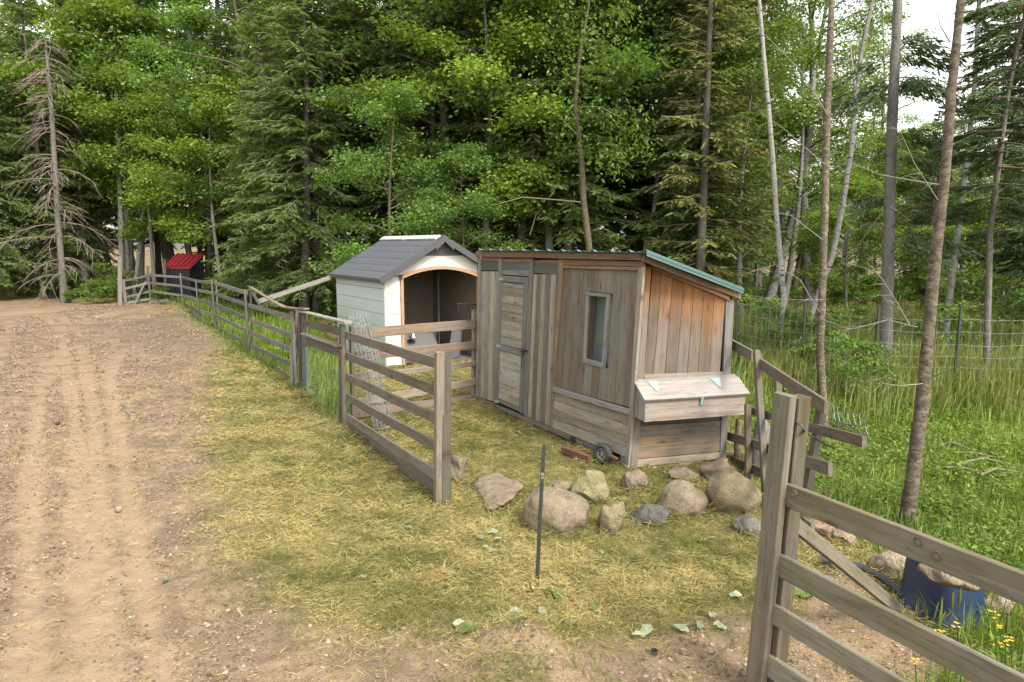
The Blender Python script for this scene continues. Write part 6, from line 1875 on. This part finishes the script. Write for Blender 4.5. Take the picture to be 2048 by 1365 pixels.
# green grass: right of the fence, behind the left fence, along its foot
def g_near(x, y):
    w_ = green_w(x, y) * (1 - forest_w(x, y)) * (1 - dirt2_w(x, y))
    strip = 1 - smooth(.05, .45, linedist(x, y, [tuple(p[0][:2]) for p in pw]))
    return np.clip(w_ * (.35 + .9 * fbm(x * 1.6, y * 1.6, 91)) + strip * .35 * (1 - forest_w(x, y)), 0, 1)
x, y = scatter(210000, -16, 9, 3.2, 28, g_near, r_)
n = len(x); D_ = np.hypot(x, y)
hh = (.10 + .22 * fbm(x * .8, y * .8, 95)) * r_.uniform(.5, 1.3, n) * np.where(x < 0, 1.5, 1.0) * np.where(green_w(x, y) < .5, .45, 1.0)
V, F = blades(x, y, hh, .004 + .0011 * D_, r_, .55)
tri_mesh_obj('green_grass', V, n, M['grass'], np.clip(.6 * fbm(x * 1.2, y * 1.2, 97) + r_.uniform(0, .5, n), 0, 1), 'fresh green grass on both sides beyond the board fences', 'grass')
# tall meadow grass on the right
def mead(x, y):
    a = polydist(x, y, GREEN_R)
    # beyond the fence line only
    line = y - (9.0 + .05 * (x - 4) ** 2 * 0)
    return smooth(0, 1.5, a) * smooth(-.6, 1.2, line + (fbm(x * .6, y * .6, 15) - .5) * 2.5) * np.clip(.5 + .7 * fbm(x * .5, y * .5, 17), 0, 1)
x, y = scatter(260000, 2.4, 30, 7.5, 36, mead, r_)
n = len(x); D_ = np.hypot(x, y)
hh = (.45 + .45 * fbm(x * .5, y * .5, 19)) * r_.uniform(.6, 1.25, n)
V, F = blades(x, y, hh, .004 + .0009 * D_, r_, .4)
tri_mesh_obj('meadow_grass', V, n, M['meadow'], np.clip(.75 * fbm(x * .45, y * .45, 27) + r_.uniform(-.1, .5, n), 0, 1), 'tall uncut meadow grass beyond the wire fence on the right', 'tall grass')
# leafy weeds on the right and forest floor
def leafy(name, x, y, hmax, L, mat, label, cat, r_, m=7):
    n = len(x); b = np.stack([x, y, gz(x, y, False)], 1)
    c = np.repeat(b, m, 0); N0_ = len(c)
    az = r_.uniform(0, 6.283, N0_); hh_ = r_.uniform(.15, 1, N0_) * np.repeat(hmax * r_.uniform(.4, 1.2, n), m)
    P = c + np.stack([np.cos(az) * .05, np.sin(az) * .05, hh_], 1)
    Dv = unit(np.stack([np.cos(az), np.sin(az), r_.uniform(-.3, .7, N0_)], 1))
    ll = L * r_.uniform(.5, 1.3, N0_) * (1 + .02 * np.hypot(c[:, 0], c[:, 1]))
    V, F = kites(P, Dv, unit(np.tile(ZV, (N0_, 1)) + r_.normal(size=(N0_, 3)) * .3), ll, ll * .5, .1)
    tag(obj(name, V, F, M[mat], tint=np.repeat(r_.uniform(0, 1, N0_), 4)), label, cat, None, 'stuff')
x, y = scatter(13000, 2.3, 9, 4.2, 14, lambda x, y: green_w(x, y) * smooth(.42, .62, fbm(x * 1.1, y * 1.1, 29)) * smooth(0, .6, polydist(x, y, GREEN_R)), r_)
leafy('weeds', x, y, .2, .04, 'grass', 'low leafy weeds growing in the grass on the right', 'weeds', r_)
x, y = scatter(30000, -32, 26, 16, 46, lambda x, y: np.clip(forest_w(x, y) * smooth(.4, .6, fbm(x * .6, y * .6, 39)), 0, 1), r_)
leafy('undergrowth', x, y, .5, .13, 'fern', 'low green undergrowth on the forest floor', 'undergrowth', r_, 6)
# gravel on the driveway
x, y = scatter(700000, -16, 4.5, 2.6, 28, lambda x, y: np.clip(road_w(x, y) * (1 - .8 * track_w(x, y)) + dirt2_w(x, y), 0, 1) * (.15 + .85 * smooth(.4, .7, vnoise(x * 3, y * 3, 63))), r_)
n = len(x); s = .003 + .012 * r_.uniform(0, 1, n) ** 5 + .0007 * np.hypot(x, y)
oct_ = np.array([(1, 0, 0), (0, 1, 0), (-1, 0, 0), (0, -1, 0), (0, 0, .8)], float)
rot = r_.uniform(0, 6.28, n); ca, sa = np.cos(rot), np.sin(rot)
sq_ = np.stack([r_.uniform(.7, 1.4, n), r_.uniform(.7, 1.2, n), r_.uniform(.5, 1.0, n)], 1)
Vv = oct_[None] * sq_[:, None] * s[:, None, None] + r_.normal(size=(n, 5, 3)) * (s * .16)[:, None, None]
Vx = Vv[..., 0] * ca[:, None] - Vv[..., 1] * sa[:, None]; Vy = Vv[..., 0] * sa[:, None] + Vv[..., 1] * ca[:, None]
V = np.stack([Vx + x[:, None], Vy + y[:, None], Vv[..., 2] + gz(x, y)[:, None] - .001], -1).reshape(-1, 3)
i = np.arange(n)[:, None] * 5
F = np.stack([np.concatenate([i + a, i + b, i + 4], 1) for a, b in ((0, 1), (1, 2), (2, 3), (3, 0))], 1).reshape(-1, 3)
def gravelmat():
    k = NT('gravel_stone'); t = k.attr('tint')
    c = k.mix(k.ramp(t, .72, 1.0), k.mix(k.ramp(t, 0.0, .7), (0.075, 0.052, 0.036), (0.17, 0.118, 0.078)), (0.3, 0.235, 0.175))
    return k.done(k.bsdf(c, .9, spec=.2))
M['gravel'] = gravelmat()
tag(obj('gravel', V, F, M['gravel'], tint=np.repeat(r_.uniform(0, 1, n), 5)), 'small pebbles and crumbs of soil lying on the driveway', 'gravel', None, 'stuff')

# ---- wilted leaves on the cut grass
LV = [(x_, y_, s_ * .8) for (x_, y_, s_) in [(985, 1075, .09), (1000, 1090, .07), (992, 1114, .08), (960, 1084, .05), (975, 1103, .05), (925, 1268, .08), (1195, 1153, .05), (1085, 1240, .06), (1290, 1272, .08), (1275, 1280, .05), (1362, 1266, .07), (1400, 1264, .05), (1440, 1263, .06), (1470, 1207, .06), (1425, 1245, .06), (430, 749, .11), (462, 771, .10), (527, 748, .10), (500, 816, .08), (497, 833, .09), (555, 834, .07), (1150, 1268, .06), (1200, 1112, .05), (820, 1061, .05), (1038, 870, .06), (830, 1066, .04), (726, 1155, .05), (1030, 1262, .05)]]
def leaf_at(x, y, s, mat, label, group):
    b = G(x, y); b[2] = float(gz(b[:1], b[1:2])[0]) + .03
    r2 = np.random.default_rng(int(x * 7 + y))
    u = np.linspace(-1, 1, 5); v = np.linspace(0, 1, 6); V = []
    for vi in v:
        wdt = math.sin(math.pi * (vi * .85 + .1)) * .55 * (1 + .25 * math.sin(vi * 17))
        for ui in u:
            V.append(((vi - .5) * s * 1.7, ui * wdt * s, s * (.22 * abs(ui) ** 1.5 * math.sin(vi * 3 + x) + .12 * math.sin(vi * 5) + r2.normal() * .04) + .004))
    F = [(a * 5 + c, a * 5 + c + 1, a * 5 + c + 6, a * 5 + c + 5) for a in range(5) for c in range(4)]
    mw = Matrix.Translation(Vector(tuple(b))) @ Matrix.Rotation(r2.uniform(0, 6.28), 4, 'Z') @ Matrix.Rotation(r2.uniform(-.3, .3), 4, 'X')
    tag(obj('fallen_leaf', V, F, M[mat], smoothf=True, tint=r2.uniform(0, 1, 30), mw=mw), label, 'leaf', group)
for (x, y, s) in LV:
    leaf_at(x, y, s, 'paleleaf', 'pale curled wilted leaf lying on the cut grass', 'wilted leaves on the cut grass')
for (x, y, s, l) in ((1112, 1200, .10, 'big dark limp leaf on the grass right of the stake foot'), (1090, 1190, .07, 'smaller limp leaf beside the stake foot'), (1190, 1228, .06, 'lobed green leaf lying in front of the stake'), (935, 1280, .08, 'fresh green leaf under the large pale leaf near the mound'), (1600, 1195, .1, 'limp green leaf just right of the gate post')):
    leaf_at(x, y, s, 'greenleaf', l, None)

# ---- yellow flowers and grass heads by the tub
FL = [(1915, 1255), (1988, 1232), (1999, 1253), (2010, 1285), (2020, 1278), (1998, 1291), (1830, 1325), (1880, 1263)]
for i, (x, y) in enumerate(FL):
    D = 3.3 + .25 * (i % 3) if x > 1850 else 2.9
    top = at(x, y, D); b = top.copy(); b[2] = 0; b[0] += .05
    fl = thing('yellow_flower', b, 'small yellow wildflower in the weeds beside the blue tub', 'flower', 'yellow flowers by the tub')
    tb = TB(); tb.tube([b, (b + top) / 2 + [.02, 0, .05], top], .003, 4); tb.obj('stem', M['grass'], fl)
    P = []; Dv = []
    for j in range(5):
        c = top + np.array([random.uniform(-.015, .015), random.uniform(-.015, .015), random.uniform(-.01, .015)])
        for q in range(7):
            P.append(c); a = q * .9; Dv.append((math.cos(a), math.sin(a), .35))
    P = np.array(P); Dv = unit(np.array(Dv)); V, F = kites(P, Dv, np.tile(ZV, (len(P), 1)), np.full(len(P), .009), np.full(len(P), .005))
    obj('petals', V, F, M['petal'], fl)
    az = r_.uniform(0, 6.28, 12); t = r_.uniform(.2, .9, 12)
    V, F = kites(b + np.outer(t, top - b), unit(np.stack([np.cos(az), np.sin(az), np.full(12, .3)], 1)), np.tile(ZV, (12, 1)) + .01, np.full(12, .07), np.full(12, .016))
    obj('leaves', V, F, M['grass'], fl, tint=np.repeat(r_.uniform(0, 1, 12), 4))
for (x, y, D, lab) in ((1903, 1215, 3.45, 'seed headed grass stalk in front of the blue tub'), (1918, 1208, 3.5, 'taller seed headed grass stalk before the tub'), (2013, 1262, 3.3, 'seed head on a grass stalk right of the tub')):
    top = at(x, y, D); b = np.array([top[0] + .04, top[1], 0]); gs = thing('grass_stalk', b, lab, 'grass stalk')
    tb = TB(); tb.tube([b, top], .0022, 4); tb.obj('stem', M['grass'], gs)
    tb = TB(); tb.tube([top - [0, 0, .01], top + [0, 0, .02], top + [0, 0, .06], top + [.004, 0, .075]], [.003, .007, .006, .001], 6); tb.obj('seed_head', M['hay'], gs)
# weeds round the flowers
x = r_.uniform(1.9, 3.4, 2600); y = r_.uniform(2.6, 4.2, 2600)
k = (polydist(x, y, gpoly([(1840, 1400), (1905, 1290), (1985, 1262), (2100, 1240), (2300, 1500), (2000, 1700)])) > 0) & clear(x, y)
x, y = x[k], y[k]
V, F = blades(x, y, r_.uniform(.08, .32, len(x)), np.full(len(x), .007), r_, .7)
tri_mesh_obj('tall_weeds', V, len(x), M['grass'], r_.uniform(.2, 1, len(x)), 'bright green weeds around the yellow flowers at the tub', 'weeds')

# ---- woven wire fence over the meadow
wl = [G(1470, 735), G(1600, 765), G(1745, 792), G(1905, 800), G(2080, 800)]
wfn = thing('wire_fence', wl[0], 'thin woven wire fence crossing the meadow on the right', 'fence')
hts = [.1, .22, .35, .5, .66, .84, 1.03, 1.22]
for h in hts:
    tb = TB()
    pts = []
    for a, b in zip(wl[:-1], wl[1:]):
        for t in np.linspace(0, 1, 6)[:-1]:
            pts.append(lerp(a, b, t) + np.array([0, 0, h - .03 * math.sin(t * math.pi) + random.uniform(-.008, .008)]))
    tb.tube(pts, .0035, 3)
    tb.obj('line_wire', M['dullwire'], wfn)
tb = TB()
for a, b in zip(wl[:-1], wl[1:]):
    L_ = np.linalg.norm(b - a)
    for t in np.arange(0, 1, .16 / L_):
        p = lerp(a, b, t); tb.tube([p + [0, 0, .1], p + [0, 0, 1.22]], .0022, 3)
tb.obj('stay_wire', M['dullwire'], wfn)
for p in wl:
    board('steel_post', p - [0, 0, .1], p + [random.uniform(-.03, .03), 0, 1.4], .035, .03, M['postgreen'], wfn, seg=1)
# torn mesh flapping off the crooked fence end
tm = thing('torn_mesh', pq(1655, 850), 'torn piece of wire mesh bent over behind the crooked fence end', 'wire mesh')
tb = TB()
rows = [[(1657, 803), (1667, 815), (1668, 822), (1680, 823), (1705, 826), (1732, 829)], [(1655, 824), (1664, 830), (1670, 842), (1690, 848), (1712, 851), (1730, 852)], [(1660, 846), (1675, 850), (1690, 858), (1706, 863), (1722, 868), (1736, 871)]]
for rw in rows: tb.tube([pq(x, y, -.15) for x, y in rw], .0035, 4)
for i in range(2, 6): 
    for j in range(2): tb.tube([pq(*rows[j][i], -.15), pq(*rows[j + 1][i], -.15)], .003, 4)
    tb.tube([pq((rows[0][i][0] + rows[0][i - 1][0]) / 2, (rows[0][i][1] + rows[0][i - 1][1]) / 2, -.15), pq((rows[1][i][0] + rows[1][i - 1][0]) / 2, (rows[1][i][1] + rows[1][i - 1][1]) / 2, -.15)], .003, 4)
tb.obj('line_wire', M['wire'], tm)

r_ = np.random.default_rng(8)
STK = [((1905, 905), (1990, 915)), ((1925, 925), (2035, 932)), ((1890, 935), (1960, 945)), ((1960, 950), (2040, 945)), ((1880, 890), (1945, 900))]
for i, (p, q_) in enumerate(STK):
    tb = TB(); a, c = G(*p, .1), G(*q_, .1)
    tb.tube([a, (a + c) / 2 + [0, r_.uniform(-.1, .1), .03], c], [.014, .012, .006], 5)
    tag(tb.obj('fallen_branch', M['deadwood']), 'thin dead branch in the weeds right of the large cherry trunk, ' + ['second farthest', 'middle one, the longest', 'second nearest', 'nearest', 'farthest'][i], 'branch', 'fallen branches right of the cherry')
